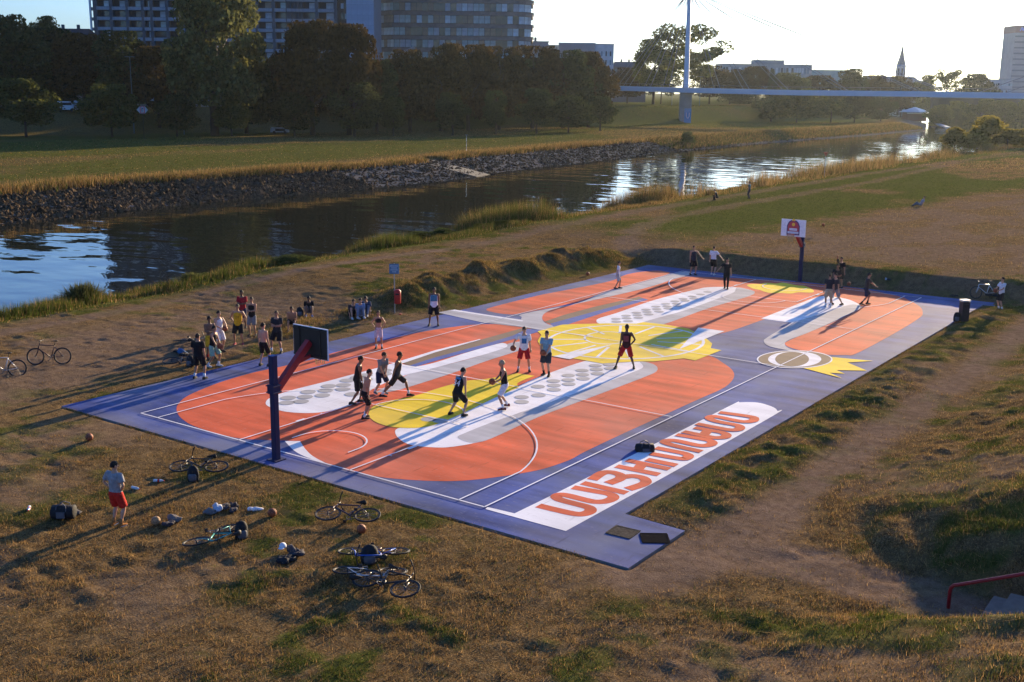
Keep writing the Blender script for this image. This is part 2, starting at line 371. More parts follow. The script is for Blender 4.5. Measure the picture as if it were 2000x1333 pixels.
# ------------------------------------------------------------------ the painted court
def paint(name, col, var=.10, streak=.5):
    """court paint: worn, slightly streaky along the roller direction"""
    m = bpy.data.materials.new(name); m.use_nodes = True; n = m.node_tree.nodes; l = m.node_tree.links; b = n['Principled BSDF']
    b.inputs['Roughness'].default_value = .85; b.inputs['Specular IOR Level'].default_value = .05
    tc = n.new('ShaderNodeTexCoord')
    def no(scale, st, d=5):
        mp = n.new('ShaderNodeMapping'); mp.inputs['Scale'].default_value = st; l.new(tc.outputs['Object'], mp.inputs[0])
        q = n.new('ShaderNodeTexNoise'); q.inputs['Scale'].default_value = scale; q.inputs['Detail'].default_value = d; l.new(mp.outputs[0], q.inputs[0]); return q.outputs[0]
    def rng(s, a, c, lo, hi):
        q = n.new('ShaderNodeMapRange'); q.inputs[1].default_value = a; q.inputs[2].default_value = c; q.inputs[3].default_value = lo; q.inputs[4].default_value = hi; l.new(s, q.inputs[0]); return q.outputs[0]
    def mul(a, c):
        q = n.new('ShaderNodeMix'); q.data_type = 'RGBA'; q.blend_type = 'MULTIPLY'; q.inputs[0].default_value = 1
        if isinstance(a, tuple): q.inputs[6].default_value = (*a, 1)
        else: l.new(a, q.inputs[6])
        l.new(c, q.inputs[7]); return q.outputs[2]
    c = mul(col, rng(no(.9, (.25, 1.6, 1)), .3, .7, 1-var*streak*2, 1+var*streak))
    c = mul(c, rng(no(.35, (1, 1, 1), 7), .3, .7, 1-var*1.5, 1+var*.6))
    # scuffs that show the pale concrete
    q = n.new('ShaderNodeMix'); q.data_type = 'RGBA'; l.new(rng(no(14, (.35, 1, 1), 8), .60, .76, 0, .40), q.inputs[0]); l.new(c, q.inputs[6]); q.inputs[7].default_value = (.34, .31, .30, 1)
    res = q.outputs[2]
    if 'violet' in name:
        q2 = n.new('ShaderNodeMix'); q2.data_type = 'RGBA'; l.new(rng(no(.30, (1, .7, 1), 10), .42, .66, .0, .70), q2.inputs[0]); l.new(res, q2.inputs[6]); q2.inputs[7].default_value = (.15, .17, .24, 1); res = q2.outputs[2]
    # dust film and shoe scuffs
    q3 = n.new('ShaderNodeMix'); q3.data_type = 'RGBA'; l.new(rng(no(.16, (1, 1, 1), 9), .46, .70, 0, .30), q3.inputs[0]); l.new(res, q3.inputs[6]); q3.inputs[7].default_value = (.30, .25, .21, 1); res = q3.outputs[2]
    mp = n.new('ShaderNodeMapping'); mp.inputs['Rotation'].default_value = (0, 0, .7); mp.inputs['Scale'].default_value = (5, .6, 1); l.new(tc.outputs['Object'], mp.inputs[0])
    q4 = n.new('ShaderNodeTexNoise'); q4.inputs['Scale'].default_value = 1.4; q4.inputs['Detail'].default_value = 6; l.new(mp.outputs[0], q4.inputs[0])
    q5 = n.new('ShaderNodeMix'); q5.data_type = 'RGBA'; q5.blend_type = 'MULTIPLY'; l.new(rng(q4.outputs[0], .62, .72, 0, .45), q5.inputs[0]); l.new(res, q5.inputs[6]); q5.inputs[7].default_value = (.45, .42, .42, 1); res = q5.outputs[2]
    l.new(res, b.inputs['Base Color'])
    bp = n.new('ShaderNodeBump'); bp.inputs['Strength'].default_value = .25; bp.inputs['Distance'].default_value = .004; l.new(no(60, (1, 1, 1)), bp.inputs['Height']); l.new(bp.outputs[0], b.inputs['Normal'])
    return m
P_BASE = paint('paint_violet_blue', (.064, .098, .30), .28, 1.0)
P_OR = paint('paint_orange', (.70, .140, .066), .15, 1.0)
P_WH = paint('paint_white', (.80, .79, .80), .08, 1.0)
P_GR = paint('paint_grey', (.47, .46, .47), .12, 1.0)
P_YE = paint('paint_yellow', (.85, .62, .045), .09, 1.0)
P_BR = paint('paint_brown', (.23, .17, .115), .10)
P_DOT = paint('paint_dot_grey', (.43, .42, .40), .08)
P_LINE = paint('paint_line_white', (.76, .76, .80), .10)
P_BLUE = paint('paint_deep_blue', (.10, .14, .36), .12)
CONC = mat('slab_concrete_edge', (.20, .19, .18), .9, bump=.4)

court = MB()
court.prism([(SX0, SY0), (20.15, SY0), (20.15, 1.85), (SX1, 1.95), (SX1, 41.0), (20.0, 41.0), (20.0, SY1), (SX0, SY1)], -.16, 0)
court = court.obj('basketball_court', P_BASE); court.data.materials.append(CONC)
for p in court.data.polygons:
    if abs(p.normal.z) < .5: p.material_index = 1
tag(court, kind='structure')
def crom(pts, k=5):
    n = len(pts); out = []
    for i in range(n):
        p0, p1, p2, p3 = (Vector(pts[(i+j) % n]) for j in (-1, 0, 1, 2))
        if (p2-p1).length < 1e-6: continue
        if (p1-p0).length < 1e-6: p0 = p1-(p2-p1)*.01
        if (p3-p2).length < 1e-6: p3 = p2+(p2-p1)*.01
        for j in range(k):
            t = j/k; out.append(.5*((2*p1)+(p2-p0)*t+(2*p0-5*p1+4*p2-p3)*t*t+(3*p1-p0-3*p2+p3)*t**3))
    return out
def area(name, px, m, layer, smooth=True, world=False, k=5):
    pts = [Vector((p[0], p[1])) if world else gp(*p).to_2d() for p in px]
    if smooth: pts = crom(pts, k)
    a = sum(p.x*q.y-q.x*p.y for p, q in zip(pts, pts[1:]+pts[:1]))
    if a < 0: pts.reverse()
    z = .003*layer
    return link(name, mesh(name, [(p.x, p.y, z) for p in pts], [tuple(range(len(pts)))], m), court)
def stroke(name, pts, wd, m, layer, closed=False):
    pts = [Vector(p) for p in pts]; n = len(pts); L = []; Rr = []
    for i, p in enumerate(pts):
        if closed: t = pts[(i+1) % n]-pts[i-1]
        else: t = pts[min(i+1, n-1)]-pts[max(i-1, 0)]
        t.normalize(); q = Vector((-t.y, t.x))*wd/2
        L.append(p+q); Rr.append(p-q)
    z = .003*layer; v = [(p.x, p.y, z) for p in L]+[(p.x, p.y, z) for p in Rr]
    f = [(i+n, (i+1) % n+n, (i+1) % n, i) for i in range(n if closed else n-1)]
    return link(name, mesh(name, v, f, m), court)
def dup2(p): return [p, p]
# near half: one orange field with pills laid over it
O1 = [(345, 797), (352, 785), (368, 773), (404, 757), (440, 744), (496, 728), (552, 716), (620, 700), (650, 690), (755, 664), (846, 645), (940, 634), (1031, 638), (1050, 650), (1200, 660), (1330, 680), (1388, 696), (1410, 708), (1428, 721), (1434, 733), (1428, 746), (1410, 760), (1365, 780), (1297, 811), (1207, 852), (1140, 884), (1112, 899), (1062, 916), (1012, 926), (950, 935), (900, 939.5), (850, 940), (790, 937), (734, 931), (680, 919), (640, 906), (612, 892), (596, 877), (586, 862), (586, 862), (528, 860), (470, 857), (420, 846), (380, 833), (360, 822), (348, 810)]
area('painted_area', O1, P_OR, 1)
area('painted_area', [(556, 862), (556, 862), (586, 862), (586, 862), (596, 877), (612, 892), (640, 907), (640, 907), (600, 894), (575, 881)], P_WH, 1)
area('painted_area', [(519, 787), (524, 780), (540, 772), (580, 760), (640, 745), (688, 732), (734, 720), (770, 709), (770, 709), (845, 723), (845, 723), (800, 731), (734, 757), (700, 781), (680, 792), (640, 804), (600, 807.5), (560, 805), (536, 799), (522, 793)], P_WH, 2)
area('painted_stripe', [(734, 767), (734, 767), (800, 731), (850, 719), (940, 695), (990, 673), (1016, 668), (1030, 672), (1030, 680), (1010, 687), (950, 706), (882, 730), (794, 758), (760, 766)], P_GR, 3)
area('painted_stripe', [(770, 722), (812, 717), (850, 709), (910, 690), (970, 673), (984, 671), (991, 675), (984, 681), (940, 695), (850, 719), (800, 731), (780, 730)], P_WH, 4)
area('painted_stripe', [(800, 715), (850, 699), (940, 675), (1000, 657), (1030, 643), (1062, 646), (1000, 664), (940, 681), (850, 706), (812, 717)], P_BLUE, 4, False)
area('painted_stripe', [(788, 710), (850, 689), (940, 664), (1026, 640), (1031, 643), (1000, 657), (940, 675), (850, 699), (800, 715)], P_BR, 4, False)
area('painted_stripe', [(775, 708), (850, 685), (938, 663), (938, 663), (938, 665.5), (850, 689), (788, 710), (788, 710)], P_WH, 4, False)
area('painted_area', [(772, 846), (776, 838), (800, 832), (880, 812), (960, 776), (1010, 756), (1050, 738), (1142, 706), (1190, 704), (1240, 706), (1270, 710), (1283, 717), (1282, 726), (1264, 735), (1207, 757), (1140, 782), (1050, 816), (960, 857), (926, 866), (900, 871), (860, 875), (804, 870), (780, 858)], P_WH, 2)
area('painted_stripe', [(894, 855), (905, 848), (960, 826), (1050, 795), (1162, 755), (1230, 730), (1256, 718), (1250, 707), (1270, 710), (1283, 717), (1282, 726), (1264, 735), (1207, 757), (1140, 782), (1050, 816), (960, 857), (926, 865), (908, 863)], P_GR, 3)
area('painted_area', [(720, 808), (730, 794), (760, 784), (810, 774), (860, 758), (910, 745), (950, 741), (1010, 730), (1010, 730), (1044, 735), (1044, 735), (1016, 746), (1010, 752), (1014, 757), (1000, 763), (960, 781), (895, 812), (836, 834), (776, 836), (740, 828), (724, 818)], P_YE, 4)
def dots(l, sx, ox, oy, r):
    pts = [(x/sx+ox, y/sx+oy) for x, y in l]
    for p in pts:
        c = gp(*p); area('painted_dot', [(c.x+r*math.cos(a*math.pi/9), c.y+r*math.sin(a*math.pi/9)) for a in range(18)], P_DOT, 5, False, True)
dots([(1700, 865), (1715, 903), (1565, 875), (1575, 913), (1435, 922), (1585, 953), (1440, 963), (1300, 972), (1445, 1003), (1300, 1015), (1155, 1025), (1305, 1055), (1160, 1068), (1005, 1080), (1160, 1110), (1010, 1165), (845, 1183), (845, 1230)], 5, 850, 540, .27)
dots([(1545, 1000), (1700, 985), (1880, 955), (1925, 975), (1760, 1010)][:0]+[(1385, 700), (1500, 715)], 5, 560, 680, .27)
dots([(210, 432), (380, 418), (180, 480), (350, 465), (140, 525), (410, 375), (555, 365), (550, 405), (590, 320), (770, 268), (770, 310), (960, 222), (960, 255), (15, 490), (0, 538), (690, 290), (640, 455)], 5, 560, 680, .29)
dots([(115, 668), (120, 695), (215, 637), (220, 662), (235, 690), (315, 608), (325, 632), (335, 657), (410, 578), (420, 600), (435, 624), (505, 548), (515, 572), (535, 597), (600, 522), (615, 545), (625, 567), (690, 497), (705, 520), (715, 540), (770, 472), (790, 490), (860, 450), (875, 470), (940, 430), (1010, 405)], 5, 1180, 490, .25)
# far half
O2 = [(1059, 620), (1068, 610), (1100, 600), (1250, 566), (1316, 545), (1350, 541), (1480, 546), (1600, 556), (1690, 566), (1760, 580), (1760, 580), (1680, 600), (1580, 600), (1500, 622), (1416, 650), (1345, 660), (1290, 650), (1130, 650), (1085, 640), (1064, 629)]
area('painted_area', O2, P_OR, 1)
area('painted_area', [(950, 605), (970, 598), (1050, 578), (1090, 570), (1190, 550), (1226, 536), (1276, 529), (1300, 531), (1308, 534), (1280, 544), (1180, 571), (1130, 590), (1020, 612), (990, 614), (962, 610)], P_OR, 1)
area('painted_stripe', [(1020, 628), (1019, 620), (1024, 613), (1130, 592), (1180, 572), (1280, 545), (1335, 531), (1350, 536), (1316, 546), (1250, 566), (1100, 600), (1068, 610), (1059, 620), (1063, 630), (1078, 638), (1070, 645), (1040, 640)], P_GR, 2)
area('painted_stripe', [(855, 611), (882, 606), (1020, 625), (1078, 636), (1085, 642), (1062, 647), (1030, 641), (940, 630)], P_GR, 3, False)
area('painted_stripe', [(880, 607), (888, 605.5), (1022, 627), (1020, 628.5)], P_WH, 4, False)
area('painted_stripe', [(1063, 629), (1100, 616), (1160, 600), (1248, 580), (1256, 583), (1180, 604), (1110, 623), (1074, 633)], P_BR, 2, False)
area('painted_stripe', [(1074, 633), (1110, 623), (1180, 604), (1256, 583), (1266, 586), (1180, 611), (1110, 634), (1084, 641)], P_BLUE, 2, False)
area('painted_area', [(1165, 628), (1171, 622), (1207, 611), (1280, 586), (1360, 566), (1380, 562), (1410, 561), (1440, 562), (1466, 567), (1474, 572), (1460, 580), (1380, 604), (1296, 634), (1260, 640), (1200, 636), (1172, 633)], P_WH, 2)
area('painted_stripe', [(1440, 562), (1466, 567), (1474, 572), (1460, 580), (1380, 604), (1296, 634), (1250, 640), (1256, 630), (1340, 606), (1410, 581), (1434, 571)], P_GR, 3)
area('painted_area', [(1459, 558), (1468, 555.5), (1484, 555.5), (1496, 553), (1516, 554.5), (1530, 553), (1556, 558), (1572, 559.5), (1588, 567), (1586, 572), (1560, 571.5), (1545, 574), (1525, 573), (1505, 573), (1492, 570), (1484, 567), (1470, 564)], P_YE, 3)
area('painted_area', [(1486, 623), (1486, 623), (1555, 596), (1600, 580), (1625, 580), (1655, 585), (1676, 594), (1680, 600), (1672, 607), (1612, 626), (1547, 631), (1547, 631)], P_WH, 3)
area('painted_stripe', [(1547, 631), (1547, 631), (1612, 611), (1660, 596), (1680, 599), (1672, 607), (1625, 630), (1575, 652), (1540, 665), (1533, 674), (1545, 683), (1575, 690), (1550, 687), (1505, 678), (1492, 668), (1500, 659)], P_GR, 4)
area('painted_area', [(1534, 674), (1545, 664), (1625, 631), (1672, 608), (1700, 592), (1755, 581), (1775, 587), (1797, 600), (1802, 612), (1795, 622), (1750, 650), (1675, 690), (1650, 694), (1600, 692), (1555, 683)], P_OR, 2)
# wheel with square tips
C0 = gp(1222, 668).to_2d()
area('painted_area', [(1050, 648), (1098, 635), (1130, 634), (1185, 632.5), (1243, 633), (1257, 630), (1293, 634), (1345, 643), (1376, 659), (1391, 672), (1388, 681), (1409, 685), (1358, 705), (1336, 701), (1275, 707), (1243, 707), (1176, 711), (1126, 702), (1080, 697), (1060, 684), (1050, 667), (1057, 655)], P_YE, 5, False)
def ringpts(c, rx, ry=None, n=60, a0=0, a1=360):
    ry = ry or rx
    return [(c[0]+rx*math.cos(R(a0+(a1-a0)*i/n)), c[1]+ry*math.sin(R(a0+(a1-a0)*i/n))) for i in range(n+(0 if a1-a0 >= 360 else 1))]
def pxring(cx, cy, rx, ry, n=56): return [gp(cx+rx*math.cos(2*math.pi*i/n), cy+ry*math.sin(2*math.pi*i/n)).to_2d() for i in range(n)]
stroke('painted_ring', pxring(1222, 669, 152, 33), .14, P_WH, 6, True)
stroke('painted_ring', pxring(1186, 661, 44, 12), .10, P_WH, 6, True)
for a in range(14):
    t = 2*math.pi*a/14+.16
    stroke('painted_spoke', [gp(1215+70*math.cos(t), 666+14*math.sin(t)).to_2d(), gp(1222+150*math.cos(t), 669+32*math.sin(t)).to_2d()], .13, P_WH, 6)
area('painted_area', [(1080, 697), (1113, 703), (1196, 674)], P_WH, 7, False)
area('painted_area', [(1364, 641), (1415, 648), (1327, 683)], P_WH, 7, False)
# eye with a yellow star
area('painted_area', pxring(1552, 703, 74, 17.5), P_WH, 6, False, True)
area('painted_area', pxring(1552, 703, 71, 16.2), P_BR, 7, False, True)
area('painted_area', pxring(1552, 703, 52, 15.2), P_WH, 8, False, True)
area('painted_area', pxring(1547, 703, 33, 14.2), P_BR, 9, False, True)
area('painted_area', [(1610, 697), (1706, 706), (1655, 709), (1693, 725), (1634, 724), (1650, 731), (1620, 729), (1645, 740), (1565, 719), (1600, 714), (1618, 708)], P_YE, 5, False)
# lettering panel
area('painted_area', [(952, 991), (952, 991), (1005, 1003.5), (1005, 1003.5), (1100, 957), (1300, 857), (1432, 790), (1445, 786.5), (1480, 787), (1508, 795), (1518, 803), (1513, 811), (1300, 931), (1200, 986), (1105, 1038), (1105, 1038), (948, 995), (948, 995)], P_WH, 2)
def let(l): return [gp(x/3.7037+1000, y/3.7037+760).to_2d() for x, y in l]
def bez(l): return crom(let(l)+[], 4)
def ocrom(l, k=4):
    p = let(l); p = [p[0]*2-p[1]]+p+[p[-1]*2-p[-2]]; out = []
    for i in range(1, len(p)-2):
        a, b, c, d = p[i-1:i+3]
        for j in range(k):
            t = j/k; out.append(.5*((2*b)+(c-a)*t+(2*a-5*b+4*c-d)*t*t+(3*b-a-3*c+d)*t**3))
    out.append(p[-2]); return out
LET = [[(190, 845), (300, 872), (440, 903), (510, 907), (562, 890), (565, 866), (520, 848), (400, 818), (340, 800), (320, 782), (345, 768), (400, 772), (520, 802), (600, 818), (675, 815), (727, 795), (730, 775), (690, 758), (600, 742), (440, 713)],
       [(510, 681), (830, 755)], [(578, 660), (650, 612), (710, 604), (770, 618), (790, 636), (775, 655), (695, 686)], [(788, 642), (870, 632), (945, 645), (970, 672), (940, 695), (838, 728)],
       [(755, 560), (1065, 622)], [(830, 518), (1140, 582)], [(945, 545), (905, 588)], [(975, 512), (1190, 556)],
       [(1040, 428), (1150, 450), (1240, 468), (1278, 485), (1260, 503), (1210, 506), (1000, 470)], [(1370, 456), (1250, 430), (1145, 405), (1105, 388), (1130, 376), (1190, 378), (1340, 410), (1410, 412), (1450, 396), (1430, 376), (1360, 362), (1190, 333)],
       [(1238, 311), (1390, 342), (1470, 356), (1535, 352), (1552, 335), (1520, 318), (1450, 305), (1320, 282)], [(1420, 300), (1385, 338)],
       [(1335, 255), (1480, 283), (1580, 300), (1635, 296), (1650, 280), (1620, 264), (1500, 242), (1440, 225), (1430, 210), (1470, 202), (1600, 228), (1680, 240), (1740, 234), (1752, 218), (1720, 203), (1500, 172)]]
for i, s in enumerate(LET): stroke('painted_letter', ocrom(s), .34, P_OR, 3+.3*i)
# court lines (15 x 41 m, two half courts)
CW, CL = 15.0, 41.0; LW = .055
def ln(*pts): stroke('court_line', pts, LW, P_LINE, 11)
ln((0, 0), (CW, 0)); ln((0, CL), (CW, CL)); ln((0, 0), (0, CL)); ln((CW, 0), (CW, CL)); ln((0, CL/2), (CW, CL/2))
for s, b0 in ((1, 0), (-1, CL)):
    Y = lambda y: b0+s*y
    ln((0, Y(11)), (CW, Y(11)))
    ln((5.05, Y(0)), (5.05, Y(5.8)), ); ln((9.95, Y(0)), (9.95, Y(5.8))); ln((5.05, Y(5.8)), (9.95, Y(5.8)))
    ln(*[(7.5+1.8*math.cos(R(a)), Y(5.8+1.8*math.sin(R(a)))) for a in range(0, 181, 6)])
    yj = 1.575+math.sqrt(6.75**2-6.6**2); a0 = math.degrees(math.acos(6.6/6.75))
    ln((.9, Y(0)), (.9, Y(yj))); ln((14.1, Y(0)), (14.1, Y(yj)))
    ln(*[(7.5+6.75*math.cos(R(a)), Y(1.575+6.75*math.sin(R(a)))) for a in np.linspace(a0, 180-a0, 48)])
    ln((6.25, Y(1.2)), *[(7.5-1.25*math.cos(R(a)), Y(1.575+1.25*math.sin(R(a)))) for a in range(0, 181, 9)], (8.75, Y(1.2)))
    for x, dx in ((5.05, -.12), (9.95, .12)):
        for y0, y1 in ((1.75, 1.80), (2.6, 3.0), (3.8, 3.85), (4.65, 4.70)):
            area('court_line', [(x, Y(y0)), (x+dx, Y(y0)), (x+dx, Y(y1)), (x, Y(y1))], P_LINE, 9, False, True)
# inspection covers on the apron
HATCH = mat('rusty_hatch', (.10, .085, .065), .95, 0, .3, 12, .4, spec=.0)
for px, lab, rz in (((1217, 1040), 'pale brown steel inspection cover flush in the slab corner', .06), ((1279, 1052), 'dark open inspection hatch raised on the slab corner by the dirt path', .618)):
    c = gp(*px); e = empty('inspection_cover', (c.x, c.y, 0), rz, lab, 'hatch')
    MB().box((0, 0, .006), (.62, .56, .016)).obj('cover_plate', HATCH if rz < .5 else mat('dark_hatch', (.022, .02, .018), .95, bump=.4, spec=.0), e)
    fr = MB()
    for sx, sy, dx, dy in ((0, .30, .7, .05), (0, -.30, .7, .05), (.335, 0, .05, .55), (-.335, 0, .05, .55)): fr.box((sx, sy, .008), (dx, dy, .022))
    fr.obj('cover_frame', HATCH if rz < .5 else MATS['dark_hatch'], e)

# ------------------------------------------------------------------ hoops
NAVY = mat('hoop_post_navy', (.018, .018, .062), .6, .0, .1); REDST = mat('hoop_arm_red', (.36, .03, .035), .45)
BLK = mat('board_back_dark', (.035, .028, .022), .6); BWH = mat('board_white', (.74, .74, .80), .5); NET = mat('chain_net', (.45, .38, .2), .5, .4); RIM = mat('rim_orange', (.5, .10, .03), .5)
E_RED = mat('emblem_red', (.45, .06, .08), .5); E_NAV = mat('emblem_navy', (.05, .05, .16), .5); E_YEL = mat('emblem_yellow', (.8, .5, .05), .5); E_PAL = mat('emblem_pale', (.6, .6, .68), .5)
def hoop(x, y, rz, label):
    e = empty('basketball_hoop', (x, y, 0), rz, label, 'basketball hoop', 'hoops at the two ends of the court')   # +y points into the court
    MB().prism([(-.105, -.08), (-.08, -.105), (.08, -.105), (.105, -.08), (.105, .08), (.08, .105), (-.08, .105), (-.105, .08)], 0, 3.28).box((0, 0, .015), (.42, .42, .03)).obj('post', NAVY, e)
    MB().prism([(-.10, -.10), (.10, -.10), (.10, .10), (-.10, .10)], 3.281, 3.30).obj('post_cap', mat('post_cap_blue', (.05, .09, .25), .5), e)
    c = MB().box((0, 0, 2.26), (.28, .28, .28))
    for sx in (-1, 1):
        for dz in (-.1, .1): c.tube([(sx*.15, -.17, 2.26+dz), (sx*.15, .17, 2.26+dz)], .022, 6)
    c.obj('clamp', NAVY, e)
    a = MB(); p0, p1 = Vector((0, .11, 2.22)), Vector((0, 1.52, 3.45)); dv = (p1-p0).normalized(); up = Vector((1, 0, 0)).cross(dv)
    rg = [[p+Vector((1, 0, 0))*sx*.085+up*sy*.11 for sx, sy in ((-1, -1), (1, -1), (1, 1), (-1, 1))] for p in (p0, p1)]
    a.rings(rg); a.obj('arm', REDST, e)
    q = (p0+(p1-p0)*.52)
    MB().rings([[p+Vector((sx*.05, 0, sy*.05)) for sx, sy in ((-1, -1), (1, -1), (1, 1), (-1, 1))] for p in (q, Vector((0, 1.54, 3.0)))]).obj('lower_brace', REDST, e)
    b = MB().box((0, 1.60, 3.425), (1.5, .04, 1.0)).obj('backboard', BWH, e)
    MB().box((0, 1.570, 3.425), (1.45, .016, .95)).obj('board_back', BLK, b)
    fr = MB()
    for xx in (-.45, .45): fr.box((xx, 1.545, 3.425), (.05, .034, .95))
    for zz in (3.0, 3.83): fr.box((0, 1.543, zz), (1.42, .030, .05))
    fr.obj('back_frame', BLK, b)
    m = Matrix(((1, 0, 0), (0, 0, -1), (0, 1, 0)))     # (x,y)->(x,z)
    def em(poly, d, mt, nm): 
        o = MB(); n = len(poly); o.add([(p[0], 1.62+d, 3.43+p[1]) for p in poly], [tuple(range(n))] ); o.obj(nm, mt, b)
    em([(-.40, -.42), (.40, -.42), (.40, .12), (.30, .34), (.16, .45), (-.16, .45), (-.30, .34), (-.40, .12)][::-1], .003, E_NAV, 'emblem')
    em([(-.34, -.36), (.34, -.36), (.34, .10), (.26, .28), (.13, .38), (-.13, .38), (-.26, .28), (-.34, .10)][::-1], .005, E_RED, 'emblem')
    em([(.10*math.cos(t*math.pi/8), .20+.10*math.sin(t*math.pi/8)) for t in range(16)][::-1], .007, E_YEL, 'emblem')
    em([(-.12, .46), (-.05, .50), (0, .55), (.05, .50), (.12, .46), (.08, .41), (-.08, .41)], .006, E_YEL, 'emblem')
    em([(-.24, -.16), (.24, -.16), (.24, -.02), (-.24, -.02)][::-1], .007, E_PAL, 'emblem')
    em([(-.34, -.34), (.34, -.34), (.34, -.21), (-.34, -.21)][::-1], .008, E_PAL, 'emblem')
    rm = MB().tube([(.225*math.cos(t*math.pi/12), 1.98+.225*math.sin(t*math.pi/12), 3.05) for t in range(24)], .012, 6, True)
    rm.box((0, 1.69, 3.05), (.20, .16, .04)).obj('rim', RIM, e)
    nt_ = MB()
    for t in range(12):
        a0 = t*math.pi/6; pr = [(.22, 3.04), (.19, 2.92), (.15, 2.80), (.14, 2.66)]
        for s in (-1, 1):
            nt_.tube([(r*math.cos(a0+s*i*.13), 1.98+r*math.sin(a0+s*i*.13), z) for i, (r, z) in enumerate(pr)], .007, 4)
    nt_.obj('net', NET, e)
hoop(7.45, -.6, 0, 'near basketball hoop with navy post and red arm, backboard seen from behind')
hoop(7.45, 42.0, math.pi, 'far basketball hoop with white backboard and coloured emblem facing the camera')

# ------------------------------------------------------------------ grass, reeds, riprap (nobody could count these)
def grass_mat(name, trans=.3):
    m = bpy.data.materials.new(name); m.use_nodes = True; n = m.node_tree.nodes; l = m.node_tree.links
    for x in list(n):
        if x.type != 'OUTPUT_MATERIAL': n.remove(x)
    a = n.new('ShaderNodeAttribute'); a.attribute_name = 'tint'
    d = n.new('ShaderNodeBsdfDiffuse'); t = n.new('ShaderNodeBsdfTranslucent'); mi = n.new('ShaderNodeMixShader'); mi.inputs[0].default_value = trans
    l.new(a.outputs['Vector'], d.inputs[0]); l.new(a.outputs['Vector'], t.inputs[0]); l.new(d.outputs[0], mi.inputs[1]); l.new(t.outputs[0], mi.inputs[2]); l.new(mi.outputs[0], n['Material Output'].inputs[0])
    return m
GRASS = grass_mat('grass_blades')
def pal(t, c0, c1): return c0[None]*(1-t[:, None])+c1[None]*t[:, None]
DRY0, DRY1 = np.array([.07, .042, .018]), np.array([.52, .32, .12])
GRN0, GRN1 = np.array([.025, .036, .007]), np.array([.13, .145, .028])
def blades(name, x, y, hgt, wid, green, lean=.5, per=4, spread=.08, label=None, cat='grass', z=None, gdim=1.0, ddim=1.0):
    """x,y tuft centres; hgt,wid arrays; green 0..1 chance"""
    n = len(x)
    X = np.repeat(x, per)+RNG.normal(0, 1, n*per)*np.repeat(np.broadcast_to(spread, (n,)), per); Y = np.repeat(y, per)+RNG.normal(0, 1, n*per)*np.repeat(np.broadcast_to(spread, (n,)), per)
    Zb = H(X, Y)-.01 if z is None else np.repeat(z, per)
    h = np.repeat(hgt, per)*RNG.uniform(.55, 1.2, n*per); w_ = np.repeat(wid, per)*RNG.uniform(.6, 1.2, n*per)
    a = RNG.uniform(0, 2*np.pi, n*per); b = RNG.uniform(0, 2*np.pi, n*per); le = np.abs(RNG.normal(0, lean, n*per))
    dx, dy = np.cos(a)*w_/2, np.sin(a)*w_/2
    V = np.empty((n*per, 3, 3))
    V[:, 0] = np.stack([X-dx, Y-dy, Zb], -1); V[:, 1] = np.stack([X+dx, Y+dy, Zb], -1)
    V[:, 2] = np.stack([X+np.cos(b)*h*le, Y+np.sin(b)*h*le, Zb+h/np.sqrt(1+le*le)], -1)
    isg = RNG.random(n*per) < np.repeat(green, per)
    t = RNG.random(n*per)
    c = np.where(isg[:, None], pal(t, GRN0, GRN1)*gdim, pal(t**1.3, DRY0, DRY1)*ddim)
    c = np.repeat(c, 3, 0)
    return link_stuff(name, np_mesh(name, V.reshape(-1, 3), 3, GRASS, {'tint': c}), label, cat)
def link_stuff(name, me, label, cat):
    o = link(name, me); return tag(o, label, cat, kind='stuff')
def on_slab(x, y, m=.05):
    return ((x > SX0-m) & (x < SX1+m) & (y > SY0-m) & (y < SY1+m)) | ((x > 17) & (x < 20.15+m) & (y > SY0-m) & (y < 1.95+m)) | ((x > 17) & (x < 20+m) & (y > 41-m) & (y < SY1+m))
def in_view(x, y, z=0, pad=60):
    d = np.stack([x-CAM.x, y-CAM.y, np.zeros_like(x)+z-CAM.z], -1); zf_ = d@np.array(_f); u = 1000+F_PX*(d@np.array(_r))/zf_; v = 666.5-F_PX*(d@np.array(_u))/zf_
    return (zf_ > 1) & (u > -pad) & (u < 2000+pad) & (v < 1333+pad)
def scatter(n, x0, x1, y0, y1):
    x = RNG.uniform(x0, x1, n); y = RNG.uniform(y0, y1, n); k = in_view(x, y, np.where(x > 23, (x-23)*.35, 0), 90); return x[k], y[k]
# turf round the court
x, y = scatter(760000, -18, 36, -18, 47); k = ~on_slab(x, y); x, y = x[k], y[k]
d_, g_ = masks(x, y); cov = fbm(x*.5+70, y*.5, 4); fine = fbm(x*2.2, y*2.2+40, 3)
k = RNG.random(len(x)) < np.clip((.10+.75*ss(.38, .62, cov)*ss(.3, .6, fine)+.6*g_)*(1-.93*d_), .012, 1); x, y, d_, g_, fine = x[k], y[k], d_[k], g_[k], fine[k]
hh = .025+.045*ss(.4, .7, fine)+.04*g_+.05*ss(23.5, 26, x)+.03*ss(-5, -9, y-.2*(x-13))
blades('turf_grass', x, y, hh, np.full(len(x), .016), np.clip(g_*.95+.06, 0, 1), .75, 3, .07, 'short dry and green turf around the painted court')
print('turf', len(x))
# longer straw tufts and green weeds in the foreground
x, y = scatter(90000, 6, 36, -18, 10); k = ~on_slab(x, y, .3); x, y = x[k], y[k]; d_, g_ = masks(x, y); c = fbm(x*.8+11, y*.8+50, 4)
k = RNG.random(len(x)) < (ss(.50, .64, c)*.55+.35*ss(24, 26, x)*ss(.42, .6, c))*(1-.95*d_); x, y, g_ = x[k], y[k], g_[k]
blades('straw_tufts', x, y, .06+.07*RNG.random(len(x)), np.full(len(x), .014), np.clip(g_*.8+.12, 0, 1), .7, 7, .06, 'long straw coloured grass tufts in the foreground')
